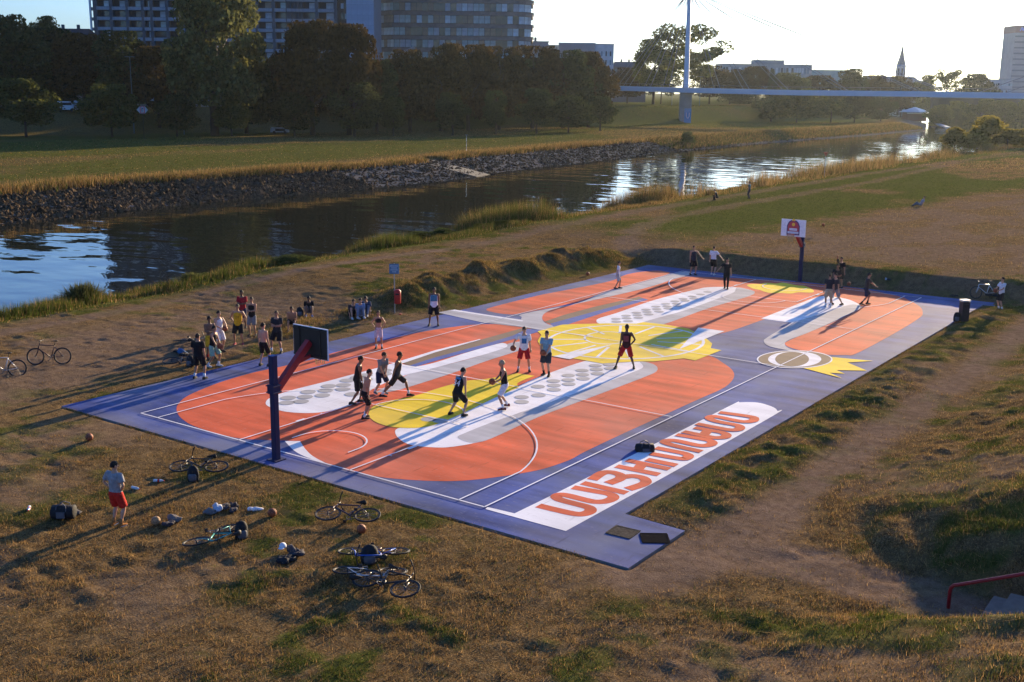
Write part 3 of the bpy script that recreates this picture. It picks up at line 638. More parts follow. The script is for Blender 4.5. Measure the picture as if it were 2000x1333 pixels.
# flattened straw thatch over the whole foreground
x, y = scatter(330000, 2, 36, -18, 22); k = ~on_slab(x, y, .08); x, y = x[k], y[k]; d_, g_ = masks(x, y); c = fbm(x*1.3+91, y*1.3, 3)
k = RNG.random(len(x)) < (1-.9*d_)*(.25+.75*ss(.38, .6, c)); x, y, g_ = x[k], y[k], g_[k]
blades('straw_thatch', x, y, .07+.09*RNG.random(len(x)), np.full(len(x), .015), np.clip(g_*.7+.10, 0, 1), 2.2, 2, .05, 'flattened straw thatch covering the foreground')
# rough grass over the spoil mounds and the cut bank edge
mx = []; my = []
for cx, cy, r, h in MOUNDS:
    k = int(900*r); mx.append(RNG.normal(cx, r*.75, k)); my.append(RNG.normal(cy, r*.75, k))
x = np.concatenate(mx); y = np.concatenate(my); k = ~on_slab(x, y, .1); x, y = x[k], y[k]
blades('mound_grass', x, y, np.full(len(x), .16), np.full(len(x), .018), np.full(len(x), .30), .9, 4, .06, 'rough grass on the row of spoil mounds')
# fringe along the slab edges
n = 9000; t = RNG.random(n); off = np.abs(RNG.normal(0, .09, n))-.035; side_ = RNG.integers(0, 4, n)
x = np.select([side_ == 0, side_ == 1, side_ == 2], [SX0-off, SX1+off, SX0+t*(20.1-SX0)], SX0+t*(SX1-SX0)); y = np.select([side_ == 0, side_ == 1, side_ == 2], [SY0+t*(SY1-SY0), 2+t*38.5, SY0-off], SY1+off)
k = RNG.random(n) < ss(.38, .6, fbm(x*.9, y*.9+60, 3)); x, y = x[k], y[k]
blades('edge_grass', x, y, .05+.06*RNG.random(len(x)), np.full(len(x), .016), np.full(len(x), .35), 1.0, 4, .04, 'grass growing over the slab edges', z=np.zeros(len(x))-.05)
# meadow beyond
x, y = scatter(150000, -24, 60, 44, 150); d_, g_ = masks(x, y); k = RNG.random(len(x)) < (1-.85*d_)*(.35+.65*g_); x, y, g_ = x[k], y[k], g_[k]
blades('meadow_grass', x, y, .09+.08*RNG.random(len(x)), np.full(len(x), .035), np.clip(g_*1.15+.02, 0, 1), 1.0, 3, .12, 'cut meadow grass beyond the far hoop', gdim=1.0, ddim=.95)
x, y = scatter(70000, -24, 90, 150, 330); d_, g_ = masks(x, y); k = RNG.random(len(x)) < (1-.85*d_); x, y, g_ = x[k], y[k], g_[k]
blades('far_meadow_grass', x, y, .14+.12*RNG.random(len(x)), np.full(len(x), .09), np.clip(g_*1.15+.02, 0, 1), 1.0, 3, .25, 'meadow grass in the distance on the near bank', gdim=1.0, ddim=.95)
# reeds and weeds down the near bank
n = 26000; y = RNG.uniform(-5, 260, n)**1.0; y = np.where(RNG.random(n) < .6, RNG.uniform(-2, 90, n), y); xn_ = ip(y, XN); t = RNG.random(n); x = xn_+(-18.2-xn_)*t
pat = fbm(x*.22+5, y*.16+3, 3); k = RNG.random(n) < .25+.75*ss(.42, .58, pat); x, y, t, pat = x[k], y[k], t[k], pat[k]
hb = (.35+1.15*ss(.44, .66, pat))*ss(0, .15, 1-t+.02)*(1-.75*ss(.70, .9, t))*(.6+.8*ss(25, 60, y))
blades('bank_reeds', x, y, np.maximum(hb, .12), np.full(len(x), .045), np.clip(.75-.5*ss(45, 80, y)+.5*(fbm(x*.3, y*.2, 2)-.5), .12, .95), .40, 6, .16, 'reeds and tall weeds along the near river bank', 'reeds')
# golden grass fringe on the far bank, far meadow
n = 30000; y = RNG.uniform(20, 420, n); y = np.where(RNG.random(n) < .55, RNG.uniform(25, 180, n), y); xt_ = ip(y, XF)-9.2; x = xt_-np.abs(RNG.normal(0, 2.2, n))+.6
k = (RNG.random(n) < .35+.65*ss(.4, .6, fbm(x*.1, y*.08+8, 3))) & ~((y > 112) & (y < 119)); x, y = x[k], y[k]
blades('far_bank_grass', x, y, .55+.5*fbm(x*.2, y*.1, 2), np.full(len(x), .09), np.full(len(x), .28), .45, 5, .3, 'golden grass fringe on top of the far riprap bank')
x, y = scatter(90000, -175, -72, 25, 420); xf_ = ip(y, XF); k = x < xf_-11; x, y = x[k], y[k]; d_, g_ = masks(x, y)
blades('far_bank_meadow', x, y, np.full(len(x), .12), np.full(len(x), .16), np.clip(g_*.9, 0, 1), 1.0, 3, .3, 'mown meadow on the far river bank', gdim=1.0, ddim=.9)
# riprap stones
def stones(name, n, ys, label):
    y = RNG.uniform(*ys, n); y = np.where(RNG.random(n) < .6, RNG.uniform(ys[0], ys[0]+(ys[1]-ys[0])*.4, n), y); t = RNG.random(n); x = ip(y, XF)-t*10+.6
    s = RNG.uniform(.10, .32, n)*np.where(RNG.random(n) < .07, 1.7, 1); z = H(x, y)
    base = np.array([(1, 0, 0), (-1, 0, 0), (0, 1, 0), (0, -1, 0), (0, 0, 1), (0, 0, -1)], float)
    tri = np.array([(0, 2, 4), (2, 1, 4), (1, 3, 4), (3, 0, 4), (2, 0, 5), (1, 2, 5), (3, 1, 5), (0, 3, 5)])
    v = base[None]*s[:, None, None]*RNG.uniform(.5, 1.25, (n, 6, 3)).clip(.5)+RNG.normal(0, .18, (n, 6, 3))*s[:, None, None]
    a = RNG.uniform(0, 6.28, n); ca, sa = np.cos(a)[:, None], np.sin(a)[:, None]
    v = np.stack([v[..., 0]*ca-v[..., 1]*sa, v[..., 0]*sa+v[..., 1]*ca, v[..., 2]*.75], -1)+np.stack([x, y, z], -1)[:, None]
    V = v[:, tri].reshape(-1, 3); g = RNG.uniform(.02, .085, n); c = np.stack([g*1.5, g*1.05, g*.62], -1)
    m = grass_mat('riprap_stone', .0)
    return link_stuff(name, np_mesh(name, V, 3, m, {'tint': np.repeat(c, 24, 0)}), label, 'stones')
stones('riprap_stones', 24000, (15, 200), 'grey riprap stones lining the far river bank')
stones('far_riprap_stones', 2500, (200, 300), 'grey riprap stones along the far bank towards the footbridge')
n = 9000; y = RNG.uniform(205, 430, n); x = ip(y, XF)-RNG.uniform(1.5, 11, n)
blades('far_slope_grass', x, y, .5+.5*fbm(x*.2, y*.1, 2), np.full(n, .16), np.full(n, .5), .5, 5, .4, 'green and golden weeds on the far bank slope below the footbridge', gdim=.8, ddim=.7)

# ------------------------------------------------------------------ trees
BARK = mat('bark', (.06, .045, .035), .9, bump=.6, bscale=6)
LEAFS = {'dark': leaf_mat('leaf_dark_green', (.028, .040, .016), (.075, .085, .028), .25), 'autumn': leaf_mat('leaf_rusty', (.038, .029, .012), (.095, .062, .020), .28),
         'mid': leaf_mat('leaf_mid_green', (.045, .06, .018), (.13, .14, .04), .35), 'silver': leaf_mat('leaf_silver_green', (.045, .052, .020), (.15, .15, .05), .35),
         'yellow': leaf_mat('leaf_yellow_green', (.13, .12, .02), (.34, .27, .05), .62)}
def crown_mesh(name, seed, kind, leaf=.5, n=5200, blobs=26, shape='round'):
    """crown in a unit box: x,y in +-.5, z 0..1"""
    r = np.random.default_rng(seed); C = []
    for i in range(blobs):
        z = r.uniform(.08, .92)**.9; a = r.uniform(0, 6.28)
        prof = math.sin(math.pi*min(1, max(.02, z*.93+.05)))**.55 if shape in ('round', 'airy') else (math.sin(math.pi*(z*.8+.12))**.8*(1.05-.35*z) if shape == 'tall' else (1.15-z)*.95)
        rr = .42*prof*math.sqrt(r.uniform(.1, 1)); C.append((rr*math.cos(a), rr*math.sin(a), z, r.uniform(.10, .19)*(.62 if shape == 'airy' else 1)))
    C = np.array(C); k = r.integers(0, blobs, n); d = r.normal(0, 1, (n, 3)); d /= np.linalg.norm(d, axis=1)[:, None]
    p = C[k, :3]+d*C[k, 3:4]*(r.uniform(.55, 1.12, n)**.6)[:, None]*np.array([1, 1, .8]); p[:, 2] = p[:, 2].clip(.03, 1)
    nn = d*.7+r.normal(0, .7, (n, 3)); nn /= np.linalg.norm(nn, axis=1)[:, None]
    t = np.cross(nn, r.normal(0, 1, (n, 3))); t /= np.linalg.norm(t, axis=1)[:, None]; b = np.cross(nn, t)
    s = leaf*r.uniform(.6, 1.25, n)[:, None]; V = np.stack([p-t*s*.5, p+b*s*.32, p+t*s*.55, p-b*s*.32], 1).reshape(-1, 3)
    return np_mesh(name, V, 4, LEAFS[kind])
CROWNS = {}
def crown(kind, shape, v):
    key = (kind, shape, v)
    if key not in CROWNS:
        CROWNS[key] = crown_mesh('crown', hash((shape, v)) % 9973 if False else 100+v*7+len(shape), kind, {'round': .050, 'tall': .040, 'bush': .060, 'airy': .034}[shape], {'round': 9500, 'tall': 15000, 'bush': 5200, 'airy': 9000}[shape], {'round': 46, 'tall': 60, 'bush': 30, 'airy': 46}[shape], shape)
    return CROWNS[key]
def trunk_mesh(seed, h):
    rr = random.Random(seed); m = MB(); m.tube([(0, 0, -.06*h), (rr.uniform(-.01, .01)*h, 0, .2*h), (rr.uniform(-.03, .03)*h, rr.uniform(-.02, .02)*h, .55*h), (0, 0, .86*h)], [.028*h, .021*h, .014*h, .004*h], 8)
    for i in range(7):
        a = rr.uniform(0, 6.28); z = rr.uniform(.26, .6)*h; L = rr.uniform(.16, .30)*h
        m.tube([(0, 0, z), (L*.5*math.cos(a), L*.5*math.sin(a), z+L*.35), (L*math.cos(a), L*math.sin(a), z+L*.8)], [.010*h, .007*h, .003*h], 5)
    return m.me('trunk', BARK, True)
TR = [trunk_mesh(s, 1.0) for s in range(4)]
def tree(px, base_py, top_py, wid_px, depth, kind, shape, label, group=None, clear=.10, ground_z=None, name='tree'):
    p = at(px, base_py, depth); z = h1(p.x, p.y) if ground_z is None else ground_z
    top = at(px, top_py, depth).z; hgt = top-z; wd = wid_px*depth/F_PX; v = random.randrange(3)
    e = empty(name, (p.x, p.y, z), random.uniform(0, 6.28), label, 'bush' if name == 'bush' else 'tree', group)
    link('trunk', TR[random.randrange(4)], e, scale=(hgt, hgt, hgt))
    o = link('crown', crown(kind, shape, v), e, loc=(0, 0, hgt*clear), scale=(wd*1.22, wd*1.22, hgt*(1-clear)*1.03), rot=(0, 0, random.uniform(0, 6.28)))
    return e
G1 = 'dark trees along the far embankment'; G2 = 'trees beyond the footbridge'; G3 = 'small trees on the far embankment slope'
tree(30, 205, 38, 130, 285, 'dark', 'round', 'tall dark tree at the left picture edge above the embankment', G1)
tree(112, 205, 62, 110, 300, 'dark', 'round', 'dark tree beside the tiled roof left of the apartment block', G1)
tree(95, 205, 36, 54, 345, 'mid', 'round', 'small umbrella shaped tree poking above the dark trees at left', G1, .6)
tree(165, 205, 72, 120, 280, 'autumn', 'round', 'rusty dark tree below the tiled roof at left', G1)
tree(245, 208, 68, 110, 275, 'dark', 'round', 'dark tree in front of the left end of the apartment block', G1)
tree(310, 208, 98, 110, 270, 'autumn', 'round', 'low dark tree left of the tall poplar', G1)
tree(418, 210, -70, 190, 255, 'silver', 'tall', 'tallest poplar with sunlit leaves in front of the apartment block', G1, .16)
tree(480, 208, 92, 90, 268, 'dark', 'round', 'low dark tree under the right side of the poplar', G1)
tree(610, 208, 50, 125, 265, 'autumn', 'round', 'rusty chestnut tree with broad crown in front of the balconies', G1)
tree(682, 208, 56, 110, 268, 'autumn', 'round', 'rusty chestnut tree in front of the blue gable wall', G1)
tree(545, 208, 118, 90, 275, 'dark', 'round', 'low dark tree between poplar and chestnuts', G1)
tree(735, 208, 122, 85, 275, 'dark', 'round', 'low dark tree under the blue gable wall', G1)
for i, (px, tp, wd, kd) in enumerate([(800, 104, 95, 'autumn'), (862, 92, 95, 'autumn'), (915, 94, 90, 'autumn'), (975, 98, 105, 'autumn'), (1040, 96, 110, 'autumn'), (1100, 104, 110, 'dark'), (1150, 108, 95, 'autumn')]):
    tree(px, 208, tp, wd, 290+i*9, kd, 'round', 'rusty avenue tree, number %s from the left under the round office tower' % ['one', 'two', 'three', 'four', 'five', 'six', 'seven'][i], G1)
for i, (px, tp, wd, d) in enumerate([(20, 120, 110, 300), (130, 128, 110, 300), (240, 130, 100, 300), (350, 135, 100, 296), (520, 130, 110, 300), (590, 126, 110, 305), (655, 122, 110, 310), (720, 128, 110, 316), (790, 120, 110, 324), (850, 118, 110, 332), (910, 118, 110, 340), (970, 118, 110, 350), (1030, 118, 115, 362), (1090, 120, 115, 374), (1140, 124, 100, 388)]):  # mostly hidden trees, added to shade the dyke slope and fill trunk gaps
    tree(px, 206, tp, wd, d, 'dark', 'round', ['leftmost', 'second from the left', 'third from the left', 'fourth from the left', 'fifth from the left', 'sixth from the left', 'seventh from the left', 'eighth from the left', 'seventh from the right', 'sixth from the right', 'fifth from the right', 'fourth from the right', 'third from the right', 'second from the right', 'rightmost'][i]+' dark tree of the added second row behind the embankment trees', 'added second row of embankment trees', .02)
for i, (px, bp, tp, wd, d, kd, ds) in enumerate([(50, 255, 158, 112, 238, 'mid', 'large round tree low on the embankment at the left edge'), (218, 248, 168, 100, 244, 'mid', 'large round tree beside the white and red river sign'), (345, 246, 188, 66, 250, 'dark', 'small tree just right of the river sign'), (452, 244, 192, 62, 255, 'mid', 'small tree below the tall poplar'),
        (575, 242, 184, 72, 258, 'dark', 'small tree below the left chestnut'), (692, 242, 164, 92, 262, 'silver', 'silvery tree below the right chestnut'), (768, 242, 192, 46, 266, 'mid', 'narrow pale tree under the blue gable wall'), (884, 246, 184, 58, 275, 'dark', 'dark round tree below the office tower'),
        (968, 248, 180, 42, 285, 'dark', 'slim dark tree on the slope below the avenue'), (1048, 248, 176, 62, 292, 'dark', 'slender dark tree right of the slim one'), (1110, 248, 190, 80, 300, 'dark', 'broad dark tree towards the footbridge'), (1172, 246, 190, 56, 315, 'dark', 'dark tree at the left end of the footbridge')]):
    tree(px, bp, tp, wd, d, kd, 'round', ds, G3, .14)
# around and beyond the footbridge
for px_, tp_, w_ in ((1872, 200, 50), (1915, 196, 56), (1962, 199, 54), (2010, 196, 60)): tree(px_, 240, tp_, w_, 500, 'mid', 'round', {1872: 'first', 1915: 'second', 1962: 'third', 2010: 'fourth'}[px_]+' green tree from the left in front of the dark retaining wall', G2, .03)
qw = at(1965, 225, 520); e = empty('quay_wall', (qw.x, qw.y, -1.8), -YAW, 'dark retaining wall of the road bridge beyond the bushes at right', 'wall')
MB().box((0, 0, 6.0), (70, 3, 12.0)).obj('wall', mat('quay_dark', (.035, .04, .04), .9, bump=.4, bscale=1), e); MB().box((0, -.2, 12.2), (71, 3.6, .5)).obj('coping', mat('quay_coping', (.20, .20, .20), .8), e)
for i in range(9): MB().box((-32+i*8, -1.7, 5.5), (1.2, .8, 11)).obj('buttress', MATS['quay_dark'], e)
tree(1335, 210, 50, 158, 470, 'mid', 'airy', 'tall airy tree behind the bridge pylon', G2, .12)
tree(1275, 208, 82, 70, 480, 'mid', 'round', 'slim tree left of the bridge pylon', G2, .25)
for i, (px, bp, tp, wd, d, kd, ds) in enumerate([(1225, 208, 135, 60, 500, 'autumn', 'low rusty tree right of the white office block'), (1290, 212, 140, 70, 490, 'dark', 'dark tree under the tall airy tree'), (1385, 210, 132, 66, 500, 'autumn', 'rusty tree right of the pylon above the deck'), (1425, 210, 138, 60, 510, 'autumn', 'rusty tree below the left end of the long flat building'),
        (1475, 210, 133, 70, 505, 'autumn', 'rounded rusty tree in front of the long flat building'), (1507, 210, 138, 16, 498, 'dark', 'narrow columnar conifer in front of the long flat building'), (1540, 210, 145, 70, 510, 'mid', 'green tree right of the columnar conifer'), (1600, 210, 150, 80, 520, 'autumn', 'low rusty tree under the thick stay cables'), (1655, 210, 138, 64, 530, 'dark', 'dark tree right of the teal building'),
        (1700, 212, 150, 66, 560, 'autumn', 'rusty tree left of the church spire'), (1760, 212, 152, 60, 580, 'autumn', 'rusty tree below the church spire'), (1845, 215, 136, 80, 620, 'mid', 'tall airy tree right of the church spire'), (1905, 215, 148, 70, 640, 'dark', 'broad dark tree left of the office high-rise'), (1800, 215, 150, 40, 610, 'mid', 'small tree just right of the spire'),
        (1440, 235, 176, 70, 470, 'dark', 'dark tree under the bridge right of the pier'), (1555, 248, 176, 110, 430, 'mid', 'large willow under the bridge deck'), (1505, 246, 184, 60, 440, 'dark', 'dark tree left of the large willow'), (1622, 246, 182, 66, 440, 'mid', 'round willow under the middle of the deck'), (1668, 246, 188, 56, 445, 'dark', 'dark willow right of the round one'),
        (1720, 236, 192, 56, 470, 'dark', 'dark bush left of the pavilion'), (1832, 235, 206, 46, 470, 'mid', 'willow by the landing stage right of the pavilion'), (1868, 242, 214, 30, 480, 'dark', 'small dark bush by the landing stage')]):
    sh = 'airy' if 'airy' in ds else 'round'; tree(px, bp, tp, wd, d, kd, sh, ds, G2, .08 if bp > 230 else .18)
for i, (px, bp, tp, wd, d, kd, ds) in enumerate([(1862, 312, 250, 66, 235, 'yellow', 'loose yellow green bush at the left end of the near bank thicket'), (1925, 312, 228, 90, 240, 'yellow', 'tallest yellow bush on the near bank'), (1905, 312, 262, 60, 232, 'mid', 'low bush in front of the yellow bush'), (1965, 310, 252, 70, 238, 'mid', 'green bush right of the yellow bush'), (2010, 306, 250, 80, 236, 'mid', 'green bush at the right picture edge')]):
    tree(px, bp, tp, wd, d, 'yellow', 'bush', ds, 'bushes on the near river bank', .02, name='bush')
for px, bp, d, tp, wd, ds in [(1343, 285, 262, 258, 34, 'dark round bush on the far riprap near the pier'), (500, 355, 152, 328, 30, 'small green bush in the far golden grass')]:
    tree(px, bp, tp, wd, d, 'mid', 'bush', ds, None, .0, name='bush')
for px, by, tp, wd, ds in [(165, 600, 542, 110, 'grey green willow shrub at the water left of the players'), (45, 625, 596, 70, 'low shrub at the water on the left picture edge'), (375, 560, 528, 60, 'willow shrub where the dark reflection meets the bank'), (500, 545, 512, 210, 'long low hedge of weeds on the near bank'), (820, 485, 452, 130, 'dense green shrub on the bank below the river bend'), (945, 470, 436, 130, 'golden shrub on the near bank')]:
    p = gp(px, by, -.9); d = (Vector((p.x, p.y, -.9))-CAM).dot(_f)
    if 'hedge' in ds or 'dense' in ds or 'golden' in ds:
        for j, off in enumerate((-.34, 0, .34)):
            qx = px+off*wd; tree(qx, by-off*wd*.26, tp+abs(off)*16-off*wd*.26, wd*.5, d, 'yellow' if 'golden' in ds else 'mid', 'bush', ('left', 'middle', 'right')[j]+' part of the '+ds, 'shrubs on the near bank', .0, name='bush')
    else:
        q = at(px, by, d); gz_ = h1(q.x, q.y); ht = max(.6, at(px, tp, d).z-gz_); W_ = wd*d/F_PX; n = int(1500*W_); a = RNG.uniform(0, 6.28, n); rr_ = W_*.16*np.sqrt(RNG.random(n)); bx, by_ = rr_*np.cos(a), rr_*np.sin(a)
        sp = RNG.normal(0, 1, (n, 2))*W_*.17; hh2_ = ht*RNG.uniform(.45, 1.05, n)*(1-.35*np.clip(np.hypot(*sp.T)/(W_*.4), 0, 1)); V = np.empty((n, 3, 3)); t_ = RNG.uniform(0, 6.28, n); w3 = .022
        lo = RNG.uniform(0, .7, n); p0 = np.stack([bx+sp[:, 0]*lo, by_+sp[:, 1]*lo, hh2_*lo], -1); V[:, 0] = p0+np.stack([np.cos(t_)*w3, np.sin(t_)*w3, 0*t_], -1); V[:, 1] = p0-np.stack([np.cos(t_)*w3, np.sin(t_)*w3, 0*t_], -1); V[:, 2] = np.stack([bx+sp[:, 0]*np.minimum(1, lo+.4), by_+sp[:, 1]*np.minimum(1, lo+.4), hh2_*np.minimum(1, lo+.4)], -1)
        e = empty('bush', (q.x, q.y, gz_), 0, ds, 'bush', 'shrubs on the near bank'); link('crown', np_mesh('crown', V.reshape(-1, 3), 3, LEAFS['silver']), e)

# ------------------------------------------------------------------ buildings across the river
ROT = -YAW
def zpx(px, py, d): return at(px, py, d).z
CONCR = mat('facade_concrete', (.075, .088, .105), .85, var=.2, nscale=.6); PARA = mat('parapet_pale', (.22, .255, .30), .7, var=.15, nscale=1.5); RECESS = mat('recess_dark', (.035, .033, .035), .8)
def glass(name, col, rough=.08): return mat(name, col, rough, 0, .25, .7, spec=.6)
GL = [glass('pane_dark', (.03, .04, .05)), glass('pane_blue', (.17, .25, .30)), glass('pane_curtain', (.30, .34, .38), .5), glass('pane_warm', (.20, .14, .09), .4), glass('pane_pale', (.42, .50, .54), .35)]  # some pane tints put reflections into the colour, others show curtains
def cube_me(name, d, m): return MB().box((0, 0, 0), d).me(name, m)
def apartment():
    d = 400; k = d/F_PX; p = at(192, 205, d); gz = 6.0
    e = empty('apartment_block', (p.x, p.y, gz), ROT, 'dark balcony apartment block behind the poplar and chestnut trees', 'building')
    X = lambda px: (px-192)*k
    zt = zpx(300, 117, d)-gz; pit = 2.84*d/330
    w1, w2, w3 = X(338), X(500), X(668)
    MB().box((w1/2, 8, 28), (w1, 14, 56)).obj('wall', CONCR, e)
    MB().box(((w1+w3)/2, 8.5, 57), (w3-w1-.02, 15, 114)).obj('wall', CONCR, e)
    fin = cube_me('fin', (1.2, 1.7, 56), CONCR); finb = cube_me('fin', (1.3, 1.7, 114), CONCR)
    for px in (200, 229.5, 260.5, 290.5, 307, 337): link('fin', fin, e, (X(px), .2, 28))
    for px in (372, 404, 436, 470, 508, 541, 624, 660): link('fin', finb, e, (X(px), .2, 57))
    bays = [(200, 229.5), (229.5, 260.5), (260.5, 290.5), (290.5, 307), (307, 337), (337, 372), (372, 404), (404, 436), (436, 470), (470, 508), (508, 541), (541, 567), (594, 624), (624, 660)]
    for a, b in bays:
        w = X(b)-X(a)-1.1
        pm = MB().box((0, -.75, .5), (w+.25, .16, 1.05)).box((0, -.3, -.06), (w+.1, .9, .12)).me('balcony_parapet', PARA)
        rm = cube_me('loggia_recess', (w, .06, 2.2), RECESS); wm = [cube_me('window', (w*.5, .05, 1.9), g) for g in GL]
        for f in range(-4, 9):
            z = zt+f*pit
            if z < .5: continue
            link('balcony_parapet', pm, e, (X((a+b)/2), -.05, z-.5))
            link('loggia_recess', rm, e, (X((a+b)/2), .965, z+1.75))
            q = random.random()
            link('window', wm[0 if q < .35 else 1 if q < .6 else 2 if q < .85 else 4 if q < .93 else 3], e, (X((a+b)/2)+w*.22, .90, z+1.65))
    for j in range(4):      # stepped corner between the two wings
        px = 567+j*7; pm = MB().box((0, -.75, .5), (7*k+.1, .16, 1.05)).me('balcony_parapet', PARA); fm = cube_me('fin', (.35, .9, 2.0), CONCR)
        for f in range(-3, 9): link('balcony_parapet', pm, e, (X(px+3.5), -.05+(.0+.35*j), zt+f*pit-.5+.0)); link('fin', fm, e, (X(px+6.5), .5, zt+f*pit+1.6))
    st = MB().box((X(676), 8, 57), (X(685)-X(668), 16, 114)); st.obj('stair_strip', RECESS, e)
    sw = [cube_me('stair_window', (1.0, .06, 1.8), g) for g in GL]
    for f in range(0, 9):
        for px in (672.5, 680): link('stair_window', sw[random.choice((0, 1, 2, 4))], e, (X(px), -.03, zt+f*pit+1.6))
    g = MB().box((X(711)+.0, 5, 57), (X(737)-X(685), 22, 114)).obj('gable_wall', mat('gable_blue_grey', (.18, .21, .26), .7, var=.06), e)
    pnl = cube_me('gable_panel', (1.84, .08, 3.36), mat('gable_panel', (.25, .32, .42), .6, var=.12, nscale=.3))
    for c in range(5):
        for f in range(-3, 9): link('gable_panel', pnl, g, (X(685)+.96+c*1.89, -6.03, zt+f*pit))
    MB().box((X(186.5), 1.2, 28), (.6, .6, 56)).obj('drain_pipe', mat('pipe_white', (.6, .62, .66), .5), e)
    bl = cube_me('end_balcony', (1.3, 3, 1.0), PARA)
    for f in range(-1, 9): link('end_balcony', bl, e, (X(193)-.9, 3, zt+f*pit-.1))
apartment()
def office():
    d = 430; k = d/F_PX; p = at(885, 205, d); gz = 6.0
    e = empty('office_tower', (p.x, p.y, gz), ROT, 'brown banded office tower with curved corners and continuous window strips', 'building')
    X = lambda px: (px-885)*k
    pl = [(X(722), 9.0), (X(771), .0), (X(1000), .9), (X(1022), 3.0), (X(1035), 6.0), (X(1037), 26), (X(722), 26)]
    BRN = mat('spandrel_brown', (.16, .14, .145), .6, var=.15, nscale=.8); CORE = mat('office_core', (.04, .04, .045), .7)
    MB().prism(pl, 0, 112).obj('core', CORE, e)
    cx = sum(q[0] for q in pl)/7; cy = sum(q[1] for q in pl)/7
    off = lambda t: [(cx+(x-cx)*(1+t/abs(pl[4][0]-cx)), cy+(y-cy)*(1+t/14)) for x, y in pl]
    zs = zpx(885, 99, d)-gz; pit = 4.46
    bm = MB().prism(off(.75), -.70, .70).me('spandrel_band', BRN); sm = MB().prism(off(1.1), .702, .84).me('sill_band', CORE)
    for f in range(-3, 22):
        z = zs+f*pit
        if z > .6: link('spandrel_band', bm, e, (0, 0, z)); link('sill_band', sm, e, (0, 0, z))
    def strip(a, b, w, kinds):
        a = Vector((*a, 0)); b = Vector((*b, 0)); L = (b-a).length; n = max(1, int(L/w)); dv = (b-a)/n; rz = math.atan2(dv.y, dv.x)
        ms = [cube_me('window_pane', (dv.length-.14, .10, 2.80), GL[g]) for g in range(5)]; mul = cube_me('mullion', (.12, .2, 2.38), CORE)
        nr = Vector((dv.y, -dv.x, 0)).normalized()
        for f in range(-1, 6):
            for i in range(n):
                c = a+dv*(i+.5)+nr*.12; g = random.choices(range(5), kinds)[0]
                link('window_pane', ms[g], e, (c.x, c.y, zs+f*pit+2.25), (0, 0, rz))
    strip(pl[0], pl[1], 1.7, (0, 1, 2, 1, 7)); strip(pl[1], pl[2], 2.1, (4, 5, 3, 3, 1)); strip(pl[2], pl[3], 1.9, (1, 2, 2, 0, 5)); strip(pl[3], pl[4], 1.5, (0, 1, 2, 0, 6))
    rod = MB().tube([(0, 0, 0), (2.6, 0, .25)], .07, 5).me('sunshade_rod', CORE)
    for f in range(-1, 6):
        for dz in (0, 1.8): link('sunshade_rod', rod, e, (X(1035), 6, zs+f*pit+dz))
    can = MB().add([(X(735), -6, 14.5), (X(812), -7, 21.0), (X(812), 2, 21.2), (X(735), 2, 14.7), (X(735), -6, 12.5), (X(812), -7, 20.2), (X(812), 2, 20.2), (X(735), 2, 12.5)], [(0, 1, 2, 3), (7, 6, 5, 4), (0, 4, 5, 1), (1, 5, 6, 2), (2, 6, 7, 3), (3, 7, 4, 0)])
    can.obj('entrance_canopy', mat('canopy_grey', (.28, .30, .34), .5), e)
office()
def block(name, label, px0, px1, top, base, d, depth, col, rows, cols, rot=0, win=(1.1, 1.7), z0=None, glassk=(1, 3, 3, 1, 3), attic=0, rowgap=None, first=None):
    k = d/F_PX; pc = (px0+px1)/2; p = at(pc, base, d); gz = z0 if z0 is not None else p.z
    e = empty(name, (p.x, p.y, gz), ROT+rot, label, 'building'); w = (px1-px0)*k; hgt = zpx(pc, top, d)-gz
    m = mat('wall_'+label[:24].replace(' ', '_'), col, .8, var=.12, nscale=.5)
    MB().box((0, depth/2, hgt/2), (w, depth, hgt)).obj('wall', m, e)
    MB().box((0, depth/2, hgt+.15), (w+.5, depth+.5, .3)).obj('roof_edge', m, e)
    ms = [cube_me('window', (win[0], .12, win[1]), g) for g in GL]
    gap = rowgap or hgt/(rows+.6)
    for r_ in range(rows):
        for c in range(cols):
            link('window', ms[random.choices(range(5), glassk)[0]], e, ((c+.5)/cols*w-w/2, -.03, hgt-attic-(first or gap*.7)-r_*gap))
    return e, w, hgt
LW_, LW2 = (.50, .52, .56), (.34, .37, .42)
b, w_, hh_ = block('office_block', 'pale five storey office block between avenue trees and pylon, end face', 1158, 1198, 88, 165, 455, 14, LW_, 4, 9, .25, (.55, 1.9), attic=2.0, rowgap=3.4, first=1.6, glassk=(4, 2, 1, 0, 3))
b2, w2_, hh2 = block('office_block', 'pale office block wing with dark attic above the avenue trees', 1090, 1160, 86, 165, 452, 16, LW_, 3, 14, -.06, (.7, 1.8), attic=4.6, rowgap=3.4, first=.9, glassk=(5, 3, 1, 0, 0))
MB().box((0, 7.9, hh2-1.9), (w2_+.1, 16.4, 3.4)).obj('attic_storey', mat('attic_grey', (.30, .28, .30), .7), b2)
b, w_, hh_ = block('office_block', 'grey low office block just right of the banded tower', 1034, 1070, 83, 165, 455, 14, LW2, 3, 6, 0, (1.0, 1.8), attic=3.2, rowgap=3.4)
MB().box((-1.5, 4, hh_+1.1), (.9, .9, 1.6)).obj('chimney', CONCR, b)
block('office_block', 'blue grey link building behind the low office block', 1066, 1092, 90, 165, 470, 12, (.32, .40, .46), 2, 4, 0, (1.0, 1.6))
